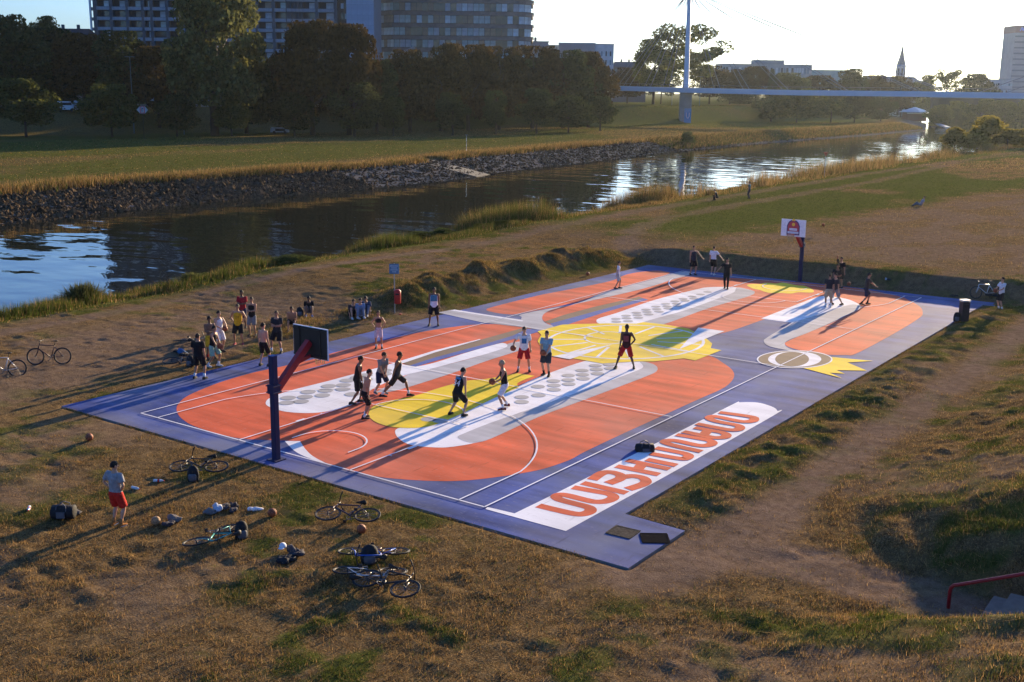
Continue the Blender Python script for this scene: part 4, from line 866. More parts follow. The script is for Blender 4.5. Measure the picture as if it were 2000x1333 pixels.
def gable_house(label, px0, px1, ridge, eave, d, col, roofc, chim=2, spire=False):
    k = d/F_PX; pc = (px0+px1)/2; p = at(pc, 205, d); gz = 6.0; w = (px1-px0)*k; he = zpx(pc, eave, d)-gz; hr = zpx(pc, ridge, d)-gz
    e = empty('house', (p.x, p.y, gz), ROT, label, 'building')
    MB().box((0, 6, he/2), (w, 12, he)).obj('wall', mat('plaster_'+label[:12].replace(' ', '_'), col, .8), e)
    r = MB().add([(-w/2-.4, -.5, he), (w/2+.4, -.5, he), (w/2+.4, 12.5, he), (-w/2-.4, 12.5, he), (-w/2+1, 6, hr), (w/2-1, 6, hr)], [(3, 2, 1, 0), (0, 1, 5, 4), (2, 3, 4, 5), (1, 2, 5), (3, 0, 4)]).obj('roof', mat('roof_'+label[:12].replace(' ', '_'), roofc, .8), e)
    for i in range(chim): MB().box(((i+.5)/chim*w*.7-w*.35, 6, hr+.3), (.8, .8, 1.8)).obj('chimney', CONCR, r)
    for i in range(6): link('window', cube_me('window', (1.0, .1, 1.5), GL[1]), e, ((i+.5)/6*w-w/2, -.03, he-1.6))
    return e
gable_house('old house with brown tiled hip roof and chimneys left of the apartment block', 92, 178, 56, 74, 360, (.16, .13, .11), (.07, .045, .04))
gable_house('dark roofed house behind the trees left of the pylon', 1196, 1260, 121, 132, 560, (.16, .15, .15), (.09, .09, .10), 3)
b, w_, hh_ = block('office_block', 'long flat institute building with white fins behind the bridge', 1408, 1586, 127, 175, 640, 16, (.27, .33, .36), 2, 34, .10, (1.0, 3.0), attic=1.2, rowgap=5.2, first=2.0, glassk=(3, 4, 2, 0, 4))
MB().box((2, 7, hh_+1.5), (17, 8, 2.4)).obj('roof_plant', mat('plant_grey', (.22, .26, .28), .6), b)
for i in range(4): MB().tube([(-4+i*5, 7, hh_+2.6), (-4+i*5, 7, hh_+6+i % 2)], .12, 5).obj('antenna', CONCR, b)
block('office_block', 'plain teal hall right of the long flat building', 1584, 1660, 138, 175, 680, 18, (.20, .33, .36), 1, 6, 0, (1.4, 1.0))
def church():
    d = 760; k = d/F_PX; p = at(1755, 190, d); gz = 6.0
    e = empty('church', (p.x, p.y, gz), ROT+.4, 'grey church with pointed spire beyond the footbridge', 'church'); z = lambda py: zpx(1755, py, d)-gz
    ST = mat('church_stone', (.42, .43, .46), .8); SL = mat('slate', (.14, .17, .20), .6); a = 8.2*k
    MB().lathe([(a*1.0, 0), (a*1.0, z(150)), (a*1.12, z(149)), (a*1.12, z(131)), (a*1.2, z(130)), (a*1.0, z(127))], n=8).obj('tower', ST, e)
    MB().lathe([(a*1.05, z(127.2)), (a*.55, z(112)), (a*.05, z(88))], n=8).tube([(0, 0, z(90)), (0, 0, z(84))], .15, 5).obj('spire', SL, e)
    bw = cube_me('belfry_window', (1.0, .2, 4.5), RECESS)
    for i in range(8):
        t = i*math.pi/4+math.pi/8; link('belfry_window', bw, e, (a*1.06*math.cos(t), a*1.06*math.sin(t), z(141)), (0, 0, t+math.pi/2))
    w = 30; MB().add([(-w, -7, 0), (w*.4, -7, 0), (w*.4, 7, 0), (-w, 7, 0), (-w, -7, z(160)), (w*.4, -7, z(160)), (w*.4, 7, z(160)), (-w, 7, z(160)), (-w, 0, z(150)), (w*.4, 0, z(150))], [(0, 1, 5, 4), (1, 2, 6, 9, 5), (2, 3, 7, 6), (3, 0, 4, 8, 7), (4, 5, 9, 8), (6, 7, 8, 9), (3, 2, 1, 0)]).obj('nave', SL, e)
church()
def highrise():
    d = 700; k = d/F_PX; px0, px1 = 1971, 2075; p = at((px0+px1)/2, 190, d); gz = 6.0; w = (px1-px0)*k
    e = empty('office_high_rise', (p.x, p.y, gz), ROT, 'grey high-rise with a red brown top band and blue sign at the right edge', 'building'); z = lambda py: zpx(2000, py, d)-gz; hgt = z(52)
    FC = mat('highrise_grey', (.33, .34, .37), .6, var=.08, nscale=.3)
    MB().box((0, 9, hgt/2), (w, 18, hgt)).obj('wall', FC, e)
    MB().box((0, 8.9, hgt-2.1), (w+.3, 18.3, 4.4)).obj('top_band', mat('highrise_top', (.34, .22, .20), .6), e)
    bm = cube_me('floor_band', (w+.16, .2, .9), mat('highrise_band', (.21, .22, .25), .5))
    for i in range(int(hgt/3.4)-1): link('floor_band', bm, e, (0, -.05, hgt-6.5-i*3.4))
    f = MB(); x0 = -w/2+3.0
    for i in range(3): f.box((x0+i*1.6, -.32, hgt-2.1), (.55, .2, 2.6), m=Matrix.Rotation(.45 if i % 2 == 0 else .45, 3, 'Y'))
    f.box((x0+.8, -.32, hgt-2.1), (.5, .18, 2.4), m=Matrix.Rotation(-.35, 3, 'Y')).box((x0+2.4, -.32, hgt-2.1), (.5, .18, 2.4), m=Matrix.Rotation(-.35, 3, 'Y')).obj('sign', mat('sign_blue', (.25, .30, .75), .4), e)
    block('office_block', 'low pale annex at the foot of the high-rise', 1925, 1975, 156, 190, 690, 12, (.45, .46, .48), 3, 12, 0, (1, 1.4), z0=6.0)
highrise()
# road wall and parked things on the far crest
RW = mat('crest_wall', (.34, .32, .30), .85)
for i, (pa, pb, ds) in enumerate([(-20, 470, 'low pale wall along the far road, left stretch'), (480, 1000, 'low pale wall along the far road below the office tower'), (1010, 1320, 'low pale wall along the far road near the pylon')]):
    m = MB(); a_, b_ = [Vector((float(ip(p_.y, XT))-19, p_.y, 0)) for p_ in (at(pa, 206, 262+pa*.04), at(pb, 206, 262+pb*.04))]
    m.add([(q.x+dx, q.y, z) for q in (a_, b_) for dx in (0, .4) for z in (5.5, 6.9)], [(0, 1, 5, 4), (2, 6, 7, 3), (1, 3, 7, 5), (0, 2, 3, 1), (4, 5, 7, 6)])
    tag(m.obj('road_wall', RW), ds, 'wall', 'walls along the far road')
def lamp(px, d, top, label):
    p = at(px, 206, d); z = h1(p.x, p.y); hg = zpx(px, top, d)-z
    e = empty('street_lamp', (p.x, p.y, z), ROT, label, 'street lamp', 'street lamps on the far road'); mt = mat('lamp_green_grey', (.10, .14, .15), .5, .3)
    MB().tube([(0, 0, 0), (0, 0, hg*.6), (0, 0, hg)], [.14, .09, .06], 7).obj('pole', mt, e)
    MB().box((-.5, 0, hg), (1.3, .25, .14)).box((.5, 0, hg), (1.3, .25, .14)).obj('lamp_head', mt, e)
lamp(259, 262, 112, 'tall double headed street lamp left of the poplar'); lamp(357, 262, 160, 'short lamp post below the poplar'); lamp(1312, 440, 150, 'lamp post on the deck left of the pylon'); lamp(1366, 440, 150, 'lamp post on the deck right of the pylon')
def parked(px, d, label, col, name='parked_van', L=4.6, hgt=2.3):
    p = at(px, 206, d); z = h1(p.x, p.y); e = empty(name, (p.x, p.y, z), ROT+.1, label, 'van' if hgt > 2 else 'car', None); mt = mat('van_'+label[:8].replace(' ', '_'), col, .35)
    pf = [(-L/2, .4), (L/2, .4), (L/2, .9), (L/2-.9, 1.1), (L/2-1.6, hgt), (-L/2+.2, hgt), (-L/2, 1.2)]; n = len(pf)
    MB().add([(x, y, z_) for y in (-.95, .95) for x, z_ in pf], [tuple(range(n)), tuple(range(2*n-1, n-1, -1))]+[(i, i+n, (i+1) % n+n, (i+1) % n) for i in range(n)]).obj('body', mt, e)
    MB().box((.15, -.96, hgt-.55), (L*.55, .04, .6)).obj('side_window', GL[0], e)
    for sx in (-1, 1):
        for sy in (-1, 1): MB().tube([(sx*L*.3, sy*.85, .36), (sx*L*.3, sy*1.0, .36)], .36, 12).obj('wheel', mat('tyre', (.02, .02, .02), .8), e)
parked(130, 263, 'white van parked on the far road at left', (.5, .52, .55)); parked(165, 266, 'grey van parked right of the white van', (.3, .34, .38)); parked(545, 270, 'silver car parked below the chestnut trees', (.4, .44, .5), 'parked_car', 4.3, 1.5)
# pavilion, container and landing stage by the far bank
pv = gp(1785, 233, .5); e = empty('pavilion', (pv.x, pv.y, h1(pv.x, pv.y)), ROT, 'pavilion with pale tent roof by the far bank below the bridge', 'pavilion')
MB().box((0, 0, 2.0), (9, 7, 4.0)).obj('wall', mat('pavilion_red', (.20, .07, .05), .7), e); MB().lathe([(7.2, 4.0), (6.9, 4.35), (.4, 6.3)], n=4).obj('roof', mat('tent_roof', (.42, .47, .50), .5), e); MB().box((0, -3.54, 3.6), (9.2, .1, .5)).obj('fascia', mat('fascia_cream', (.6, .5, .4), .6), e)
pv = gp(1752, 226, .5); e = empty('container', (pv.x, pv.y, h1(pv.x, pv.y)), ROT+.1, 'pale box container left of the pavilion', 'container'); MB().box((0, 0, 2.2), (8, 3, 4.4)).obj('body', mat('container_pale', (.34, .42, .45), .6), e); MB().box((0, -1.53, 2.0), (2.0, .06, 3.4)).obj('door', CONCR, e)
a_ = gp(1818, 238, .2); b_ = gp(1852, 250, -1.2); m = MB(); dv = (b_-a_); sd = Vector((-dv.y, dv.x, 0)).normalized()*.9
m.rings([[q+sd+Vector((0, 0, .3)), q-sd+Vector((0, 0, .3)), q-sd-Vector((0, 0, .3)), q+sd-Vector((0, 0, .3))] for q in (a_, b_)]); tag(m.obj('gangway', mat('gangway_blue', (.20, .32, .42), .5)), 'blue grey gangway sloping down to the water', 'gangway')

# ------------------------------------------------------------------ footbridge
def bridge():
    BW = mat('bridge_blue_grey', (.42, .52, .62), .5, var=.08); BR = mat('bridge_pier', (.27, .25, .23), .85, var=.15, nscale=.4); CB = mat('cable', (.16, .17, .19), .5)
    b0 = Vector((-153.0, 340.0, 0)); gz = h1(b0.x, b0.y); d = (b0-CAM).dot(_f)
    # deck follows the picture: from the left abutment to beyond the right edge, crossing the river
    zt = lambda px, py, dd: at(px, py, dd)
    pt = [zt(1196, 172, 442), zt(1335, 176, 399), zt(1560, 181, 372), zt(1795, 183.5, 350), zt(2000, 187, 333), zt(2620, 197, 289)]
    e = empty('footbridge', (b0.x, b0.y, gz), 0, 'cable stayed footbridge with slim white pylon across the river', 'bridge'); inv = Vector((b0.x, b0.y, gz))
    P = [q-inv for q in pt]
    def bar(name, pts, w, h, dz, m, par=e):
        rg = []
        for i, q in enumerate(pts):
            t = (pts[min(i+1, len(pts)-1)]-pts[max(0, i-1)]); s = Vector((-t.y, t.x, 0)).normalized()*w/2
            rg.append([q+s+Vector((0, 0, dz+h/2)), q-s+Vector((0, 0, dz+h/2)), q-s+Vector((0, 0, dz-h/2)), q+s+Vector((0, 0, dz-h/2))])
        return MB().rings(rg).obj(name, m, par)
    dk = bar('deck', P, 4.2, 1.7, -.1, BW)
    sd = Vector((-(P[5]-P[0]).y, (P[5]-P[0]).x, 0)).normalized()
    for s in (-1, 1):
        rl = bar('railing', [q+sd*s*2.0 for q in P], .10, .10, 1.75, CB, dk)
        for j in range(60):
            t = j/60*5; i = int(t); q = P[i]+(P[i+1]-P[i])*(t-i)+sd*s*2.0
            if s == 1 and j % 2 == 0: MB().box(q+Vector((0, 0, 1.15)), (.08, .08, 1.2)).obj('railing_post', CB, dk)
    top = zt(1347, -22, 399)-inv; ft = zt(1340, 172, 399)-inv
    MB().tube([ft, ft.lerp(top, .5), top], [.95, .85, .62], 10).obj('pylon', BW, e)
    px_ = Vector((ft.x, ft.y, 0)); MB().box((px_.x, px_.y, (ft.z-.5)/2-.3), (4.0, 3.0, ft.z-.3), rz=ROT).obj('pier', BR, e)
    u_ = RH*1.9; q = Vector((px_.x, px_.y, 0))-FH*1.53
    g0 = MB(); rgt = RH
    pr = MB().add([q+RH*(-.45)+Vector((0, 0, .2)), q+RH*1.98+Vector((0, 0, .2)), q+RH*1.98+Vector((0, 0, 5.3)), q+RH*-.45+Vector((0, 0, 5.3))], [(0, 1, 2, 3)]).obj('poster', mat('poster_blue', (.03, .20, .42), .6), e)
    mk = []
    for i in range(15): t = math.pi+math.pi*i/14; mk.append(q-FH*.01+RH*(.78+.5*math.cos(t))+Vector((0, 0, 2.8+.9*math.sin(t))))
    mk = [mk[0]+Vector((0, 0, 1.0))]+mk+[mk[-1]+Vector((0, 0, 1.0))]
    MB().tube(mk, .16, 6).obj('poster_mark', mat('poster_white', (.6, .65, .7), .6), e)
    def on(px):                 # point of the deck under picture column px
        for i in range(5):
            a, b = pt[i], pt[i+1]
            for t in np.linspace(0, 1, 40):
                q = a.lerp(b, t); dd = q-CAM; u = 1000+F_PX*dd.dot(_r)/dd.dot(_f)
                if u >= px: return q-inv
        return P[-1]
    for px in (1198, 1222, 1262, 1300, 1398, 1455, 1535, 1650, 1790, 1850):
        for s in (-1, 1): MB().tube([top-Vector((0, 0, .8)), on(px)+sd*s*2.0+Vector((0, 0, .5))], .12 if s > 0 else .09, 5).obj('stay_cable', CB, e)
    top2 = zt(2610, -60, 290)-inv; MB().tube([zt(2600, 195, 290)-inv, top2], [.9, .6], 10).obj('pylon', BW, e)
    for px in (1905, 1960, 2060): MB().tube([top2, on(px)+Vector((0, 0, .5))], .10, 5).obj('stay_cable', CB, e)
bridge()

# ------------------------------------------------------------------ people
def remesh(mb, vox, name):
    me = mb.me(name); o = bpy.data.objects.new(name, me); COL.objects.link(o)
    r = o.modifiers.new('r', 'REMESH'); r.mode = 'VOXEL'; r.voxel_size = vox
    s = o.modifiers.new('s', 'SMOOTH'); s.factor = .5; s.iterations = 2
    dg = bpy.context.evaluated_depsgraph_get(); dg.update(); n = bpy.data.meshes.new_from_object(o.evaluated_get(dg))
    bpy.data.objects.remove(o); bpy.data.meshes.remove(me); return n
SKINS = {'light': (.50, .27, .17), 'tan': (.40, .20, .115), 'brown': (.20, .095, .052), 'dark': (.085, .045, .03)}
HAIRS = {'dark': (.018, .013, .010), 'brown': (.06, .035, .02), 'blond': (.42, .33, .20), 'grey': (.16, .15, .14), 'black': (.008, .008, .008)}
def skin(k): return mat('skin_'+k, SKINS[k], .55, var=.08, nscale=12, spec=.35)
def hairm(k): return mat('hair_'+k, HAIRS[k], .75, var=.3, nscale=60, bump=.6, bscale=120)
CLOTH = {}
def cloth(c):
    key = 'cloth_%02x%02x%02x' % tuple(int(v*255) for v in c); return mat(key, c, .85, var=.18, nscale=14, bump=.5, bscale=22, spec=.15)
def ik(a, c, l1, l2, pole):
    a, c = Vector(a), Vector(c); d = c-a; L = min(d.length, (l1+l2)*.998); u = d.normalized(); c = a+u*L
    x = (l1*l1-l2*l2+L*L)/(2*L); h = math.sqrt(max(0, l1*l1-x*x)); p = Vector(pole); p = (p-u*p.dot(u)); p = p.normalized() if p.length > 1e-6 else Vector((0, 1, 0))
    return a+u*x+p*h, c
def ring(c, x, y, rx, ry, n=14): return [c+x*rx*math.cos(2*math.pi*i/n)+y*ry*math.sin(2*math.pi*i/n) for i in range(n)]
ARMS = {  # wrist targets (x outwards from that side's shoulder line, y forward, z) in torso frame for a 1.80 m figure, elbow pole
    'hang': ((.26, .06, .80), (0, -1, 0)), 'hang_fwd': ((.24, .22, .84), (.3, -1, 0)), 'hip': ((.17, .04, 1.0), (1, -.5, 0)), 'cross': ((-.02, .22, 1.17), (.6, -.3, -.6)),
    'ball': ((.12, .34, 1.08), (.8, -.5, -.3)), 'low_ball': ((.12, .30, .98), (.8, -.6, -.2)), 'knee': ((.20, .42, .62), (.8, -.2, 0)), 'fwd': ((.16, .50, 1.12), (.3, -.5, -.6)), 'up': ((.16, .22, 1.86), (.5, -.6, 0)),
    'out': ((.55, .10, 1.02), (0, -1, -.2)), 'dribble': ((.42, .18, 1.06), (.3, -1, 0)), 'front': ((.03, .30, .95), (.8, -.3, 0)), 'sitknee': ((.16, .36, .42), (.8, -.2, 0)), 'back': ((.30, -.14, .84), (0, -1, 0))}
def person(loc, phi, label, h=1.8, skn='tan', hair='dark', top=None, topc=(.02, .02, .02), bot='shorts', botc=(.02, .02, .02), shoe=(.03, .03, .03), sock=None, feet=((-.13, 0), (.13, 0)), drop=0.0, lean=0.0, side=0.0, shift=(0, 0),
           armL='hang', armR='hang', look=0, sit=None, build=1.0, hairstyle='short', extra=None, group=None, nod=0):
    """loc: ground point; phi: facing (0 away from the camera, 90 picture right, 180 to the camera); feet: left/right sole positions (x,y[,lift]) in metres"""
    S = h/1.8; V3 = Vector; rz = yaw_of(fdir(phi)); M3 = Matrix.Rotation(0, 3, 'Z')
    hipz = .93-drop if sit is None else sit+.10
    pel = V3((shift[0], shift[1], hipz)); Rl = Matrix.Rotation(-R(lean), 3, 'X') @ Matrix.Rotation(R(side), 3, 'Y')
    T = lambda p: pel+Rl @ (V3(p)-V3((0, 0, .93)))           # torso frame, standing coordinates -> posed
    xa, ya = Rl @ V3((1, 0, 0)), Rl @ V3((0, 1, 0)); B = build
    # joints
    J = {}
    for s, k, ft in ((-1, 'L', feet[0]), (1, 'R', feet[1])):
        an = V3((ft[0], ft[1]-.02, .085+(ft[2] if len(ft) > 2 else 0))); hp = pel+V3((s*.092*B, 0, -.03))
        kn, an = ik(hp, an, .44, .425, (s*.15, 1, .0 if sit is None else .8)); J['hip'+k], J['kn'+k], J['an'+k] = hp, kn, an
        sh = T((s*.185*B, -.005, 1.45)); tgt, pole = ARMS[armL if s < 0 else armR]
        wt = T((s*tgt[0], tgt[1], tgt[2])); el, wr = ik(sh, wt, .295, .265, (s*pole[0], pole[1], pole[2])); J['sh'+k], J['el'+k], J['wr'+k] = sh, el, wr
    Z0 = V3((0, 0, 1)); b = MB()
    TR_ = [(.845, .110, .088), (.90, .160, .112), (.97, .158, .108), (1.08, .138, .098), (1.20, .152, .108), (1.32, .172, .114), (1.41, .168, .102), (1.465, .120, .080), (1.50, .062, .062), (1.56, .054, .058), (1.60, .050, .054)]
    b.rings([ring(T((0, .01 if z < 1.45 else .018, z)), xa, ya, rx*B, ry*B) for z, rx, ry in TR_])
    # head, turned by look
    hm_ = Rl @ Matrix.Rotation(-R(look), 3, 'Z') @ Matrix.Rotation(R(nod+lean*.6), 3, 'X'); hc = T((0, .02, 1.675))
    def Hd(p): return hc+hm_ @ V3(p)
    hp_ = [(-.112, .030, .034, .030), (-.095, .046, .056, .022), (-.06, .060, .078, .012), (-.02, .069, .092, .0), (.03, .073, .098, -.006), (.07, .068, .092, -.01), (.10, .048, .066, -.012), (.116, .018, .026, -.012)]
    hx, hy = hm_ @ V3((1, 0, 0)), hm_ @ V3((0, 1, 0))
    b.rings([ring(Hd((0, o, z)), hx, hy, rx, ry, 12) for z, rx, ry, o in hp_])
    for k, s in (('L', -1), ('R', 1)):
        hp, kn, an = J['hip'+k], J['kn'+k], J['an'+k]
        b.tube([hp+V3((0, 0, .03)), hp.lerp(kn, .25), hp.lerp(kn, .7), kn, kn.lerp(an, .28)+(V3((0, -.012, 0))), kn.lerp(an, .65), an], [.090*B, .088*B, .066*B, .054, .056*B, .042, .034], 10)
        b.tube([an+V3((0, -.02, -.01)), an+V3((0, .06, -.045)), an+V3((0, .13, -.06))], [.036, .036, .028], 8)
        sh, el, wr = J['sh'+k], J['el'+k], J['wr'+k]
        b.tube([T((s*.10*B, 0, 1.435)), sh, sh.lerp(el, .35), el, el.lerp(wr, .3), wr], [.055*B, .058*B, .050*B, .038*B, .041*B, .026], 9)
    body = remesh(b, .022, 'person')
    # hands and face details join the body mesh
    f = MB()
    for k, s in (('L', -1), ('R', 1)):
        el, wr = J['el'+k], J['wr'+k]; d = (wr-el).normalized(); a = d.cross(V3((0, 1, 0)) if abs(d.y) < .8 else V3((0, 0, 1))).normalized(); nrm = a.cross(d)
        f.tube([wr-d*.02, wr+d*.03, wr+d*.075], [.025, .030, .032], 8, sq=.55)
        for j, (off, L) in enumerate(((-.027, .062), (-.009, .075), (.009, .070), (.026, .054))):
            q = wr+d*.07+a*off; f.tube([q, q+d*L*.5+nrm*.006*s, q+d*L*.85+nrm*.030*s], [.0095, .009, .007], 5)
        q = wr+d*.025+a*.028*(-1); f.tube([q, q+d*.03-a*.022, q+d*.06-a*.026], [.011, .010, .008], 5)
    f.rings([ring(Hd((0, y, z)), hx, hm_ @ V3((0, 0, 1)), r_, r2, 6) for y, z, r_, r2 in ((.085, -.008, .018, .026), (.118, -.024, .012, .014), (.122, -.028, .004, .005))])
    for s in (-1, 1): f.ell(Hd((s*.075, -.005, -.01)), (.012, .022, .032), 8, 5, hm_)
    # merge
    off = len(body.vertices); vs_ = [v.co.copy() for v in body.vertices]+f.v; fs_ = [tuple(p.vertices) for p in body.polygons]+[tuple(i+off for i in q) for q in f.f]
    bpy.data.meshes.remove(body); bm_ = mesh('person', vs_, fs_, skin(skn), True)
    o = link('person', bm_); o.location = loc; o.rotation_euler = (0, 0, rz); o.scale = (S, S, S); tag(o, label, 'person', group)
    for s in (-1, 1): MB().ell(Hd((s*.031, .088, .008)), (.013, .008, .008), 8, 5, hm_).obj('eye', mat('eye', (.02, .015, .012), .3), o, True); MB().box(Hd((s*.031, .093, .028)), (.034, .010, .007), m=hm_).obj('eyebrow', hairm(hair), o)
    MB().ell(Hd((0, .086, -.062)), (.024, .010, .006), 8, 5, hm_).obj('mouth', mat('lips', (.22, .08, .06), .5), o, True)
    # hair
    hb = MB()
    if hairstyle != 'bald':
        g = {'short': 1.07, 'curly': 1.22, 'long': 1.10, 'cap': 1.10}[hairstyle]; n1, n2 = 16, 9; v = []; fc = []
        for i in range(n2):
            th = math.pi*.62*i/(n2-1)
            for j in range(n1):
                a = 2*math.pi*j/n1; fr = max(0, math.sin(a)); t2 = th*(1-.42*fr) if hairstyle != 'long' else th*(1-.42*fr)+max(0, -math.sin(a))*.35*th
                jit = 1+(.06 if hairstyle == 'curly' else .025)*math.sin(i*5.1+j*3.7)
                v.append(Hd((.075*g*math.sin(t2)*math.cos(a)*jit, -.008+.100*g*math.sin(t2)*math.sin(a)*jit, .012+.112*g*math.cos(t2)*jit)))
        for i in range(n2-1):
            for j in range(n1): fc.append((i*n1+j, (i+1)*n1+j, (i+1)*n1+(j+1) % n1, i*n1+(j+1) % n1))
        hb.add(v, fc)
        if hairstyle == 'long': hb.tube([Hd((0, -.07, .02)), Hd((0, -.095, -.10)), Hd((0, -.085, -.26))], [.06, .062, .025], 8)
        ho = hb.obj('cap' if hairstyle == 'cap' else 'hair', hairm(hair) if hairstyle != 'cap' else cloth((.02, .02, .025)), o, True)
        if hairstyle == 'cap': MB().prism([(-.06, .07), (.06, .07), (.055, .15), (0, .17), (-.055, .15)], .055, .066, m=Matrix.Translation(hc) @ hm_.to_4x4()).obj('peak', cloth((.02, .02, .025)), ho)
    # upper clothing
    if top:
        t = MB(); e = .020
        sr = [(.86, .178, .128), (.93, .180, .130), (1.0, .172, .124), (1.1, .160, .116), (1.22, .170, .124), (1.33, .186, .128), (1.41, .176, .112), (1.455, .126, .088), (1.482, .078, .074)]
        if top in ('tank', 'crop'): sr = [(z, rx-(.012 if z > 1.3 else 0)-(.03 if z > 1.42 else 0), ry) for z, rx, ry in sr]
        if top == 'crop': sr = [q for q in sr if q[0] > 1.15]
        t.rings([ring(T((0, .01, z)), xa, ya, rx*B, ry*B, 16) for z, rx, ry in sr])
        if top == 'tee':
            for k, s in (('L', -1), ('R', 1)):
                sh, el = J['sh'+k], J['el'+k]; t.tube([T((s*.10*B, 0, 1.425)), sh, sh.lerp(el, .35), sh.lerp(el, .72)], [.070*B, .074*B, .072*B, .074*B], 10)
        me = remesh(t, .023, 'shirt'); me.materials.append(cloth(topc)); me.shade_smooth(); so_ = link('shirt' if top == 'tee' else 'tank_top', me, o)
        if extra: extra(so_, T, xa, ya)
    # trousers / shorts
    t = MB(); t.rings([ring(T((0, .005, z)) if z > .9 else pel+V3((0, .005, z-.93)), xa if z > .9 else V3((1, 0, 0)), ya if z > .9 else V3((0, 1, 0)), rx*B, ry*B, 14) for z, rx, ry in ((.84, .150, .118), (.90, .184, .134), (.97, .176, .126), (1.01, .160, .116))])
    for k in 'LR':
        hp, kn, an = J['hip'+k], J['kn'+k], J['an'+k]
        if bot == 'shorts': t.tube([hp+V3((0, 0, .02)), hp.lerp(kn, .4), hp.lerp(kn, .9)], [.108*B, .108*B, .104*B], 12)
        elif bot == 'briefs': t.tube([hp+V3((0, 0, .02)), hp.lerp(kn, .25), hp.lerp(kn, .5)], [.108*B, .106*B, .108*B], 12)
        else: t.tube([hp+V3((0, 0, .02)), hp.lerp(kn, .5), kn, kn.lerp(an, .5), an+V3((0, 0, .0))], [.108*B, .092*B, .074, .068, .062], 12)
    me = remesh(t, .023, 'shorts'); me.materials.append(cloth(botc)); me.shade_smooth(); link('trousers' if bot == 'long' else 'shorts', me, o)
    # shoes and socks
    for k, s in (('L', -1), ('R', 1)):
        an = J['an'+k]; c = an-V3((0, 0, .085)); dr = Matrix.Rotation(-s*R(9), 3, 'Z'); m = MB(); rg = []
        for y, w_, h_ in ((-.095, .028, .055), (-.075, .040, .085), (-.02, .044, .105), (.05, .046, .085), (.12, .050, .058), (.17, .044, .048), (.20, .022, .036)):
            rg.append([c+dr @ V3((w_*x_, y, zz*h_+.002)) for x_, zz in ((-.95, 0), (.95, 0), (1, .35), (.8, .8), (.35, 1), (-.35, 1), (-.8, .8), (-1, .35))])
        m.rings(rg); sh_ = m.obj('shoe', cloth(shoe), o, True)
        MB().prism([(-.030, -.09), (.030, -.09), (.047, .0), (.053, .12), (.045, .175), (.0, .207), (-.045, .175), (-.053, .12), (-.047, .0)], -.004, .022, m=Matrix.Translation(c) @ dr.to_4x4()).obj('sole', mat('sole_pale', (.45, .44, .42), .7) if sum(shoe) > .15 else mat('sole_dark', (.05, .05, .05), .8), sh_)
        if sock is not None: MB().tube([an+V3((0, 0, -.01)), an.lerp(J['kn'+k], .30)], [.046, .047], 10).obj('sock', cloth(sock), o, True)
    return o, J, T
BALLM = mat('basketball_leather', (.30, .085, .035), .6, var=.15, nscale=30, bump=.3, bscale=200); BALLT = mat('basketball_worn_tan', (.36, .22, .11), .7, var=.15, nscale=30)
def ball_mesh(m):
    b = MB().ell((0, 0, 0), (.122, .122, .122), 20, 12); return b.me('ball', m, True)
BM = {}
def basketball(p, label, m=None, group='basketballs', s=1.0):
    m = m or BALLM
    if m.name not in BM:
        BM[m.name] = ball_mesh(m); sm = MB(); r = .1225
        sm.tube([(r*math.cos(t*math.pi/12), r*math.sin(t*math.pi/12), 0) for t in range(24)], .0035, 4, True); sm.tube([(0, r*math.cos(t*math.pi/12), r*math.sin(t*math.pi/12)) for t in range(24)], .0035, 4, True)
        for sg in (-1, 1): sm.tube([(sg*(.06+.045*abs(math.cos(t*math.pi/12))**1.5)*1.0, *(math.sqrt(max(0, r*r-(.06+.045*abs(math.cos(t*math.pi/12))**1.5)**2))*q for q in (math.cos(t*math.pi/12), math.sin(t*math.pi/12)))) for t in range(24)], .0035, 4, True)
        BM['seams'] = sm.me('seams', mat('ball_seam', (.02, .015, .012), .7))
    e = empty('basketball', p, 0, label, 'basketball', group); e.rotation_euler = (random.uniform(0, 3), random.uniform(0, 3), random.uniform(0, 3))
    link('ball', BM[m.name], e); link('seams', BM['seams'], e); return e
def wpt(o, J, key, S): return o.matrix_basis @ (J[key]) 
def held(res, keys, label, fwd=.10, dz=0.0, dist=None):
    o, J, T = res; M = Matrix.Translation(o.location) @ Matrix.Rotation(o.rotation_euler.z, 4, 'Z') @ Matrix.Scale(o.scale.x, 4)
    c = sum((J[k] for k in keys), Vector())/len(keys)+Vector((0, fwd, dz)); basketball(M @ c, label)
def text_on(so_, s, M4, size, m, name):
    cu = bpy.data.curves.new(name, 'FONT'); cu.body = s; cu.size = size; cu.align_x = 'CENTER'; cu.align_y = 'CENTER'; cu.extrude = .006
    o = bpy.data.objects.new(name, cu); COL.objects.link(o); dg = bpy.context.evaluated_depsgraph_get(); dg.update(); me = bpy.data.meshes.new_from_object(o.evaluated_get(dg)); bpy.data.objects.remove(o)
    me.materials.clear(); me.materials.append(m); me.transform(M4); return link(name, me, so_)
BK, WH, RD, YL, GY, NV, LB = (.018, .017, .017), (.72, .72, .74), (.42, .02, .025), (.62, .33, .02), (.16, .16, .17), (.02, .025, .06), (.22, .38, .45)
def back_number(so_, T, xa, ya):
    za = xa.cross(ya); c = T((0, -.155, 1.21)); M4 = Matrix(((xa.x, za.x, -ya.x, c.x), (xa.y, za.y, -ya.y, c.y), (xa.z, za.z, -ya.z, c.z), (0, 0, 0, 1)))
    text_on(so_, '34', M4, .30, cloth(WH), 'jersey_number')
    c2 = T((0, -.128, 1.385)); MB().box(c2, (.20, .02, .07), m=Matrix((xa, ya, za)).transposed()).obj('shoulder_print', cloth((.05, .22, .45)), so_)
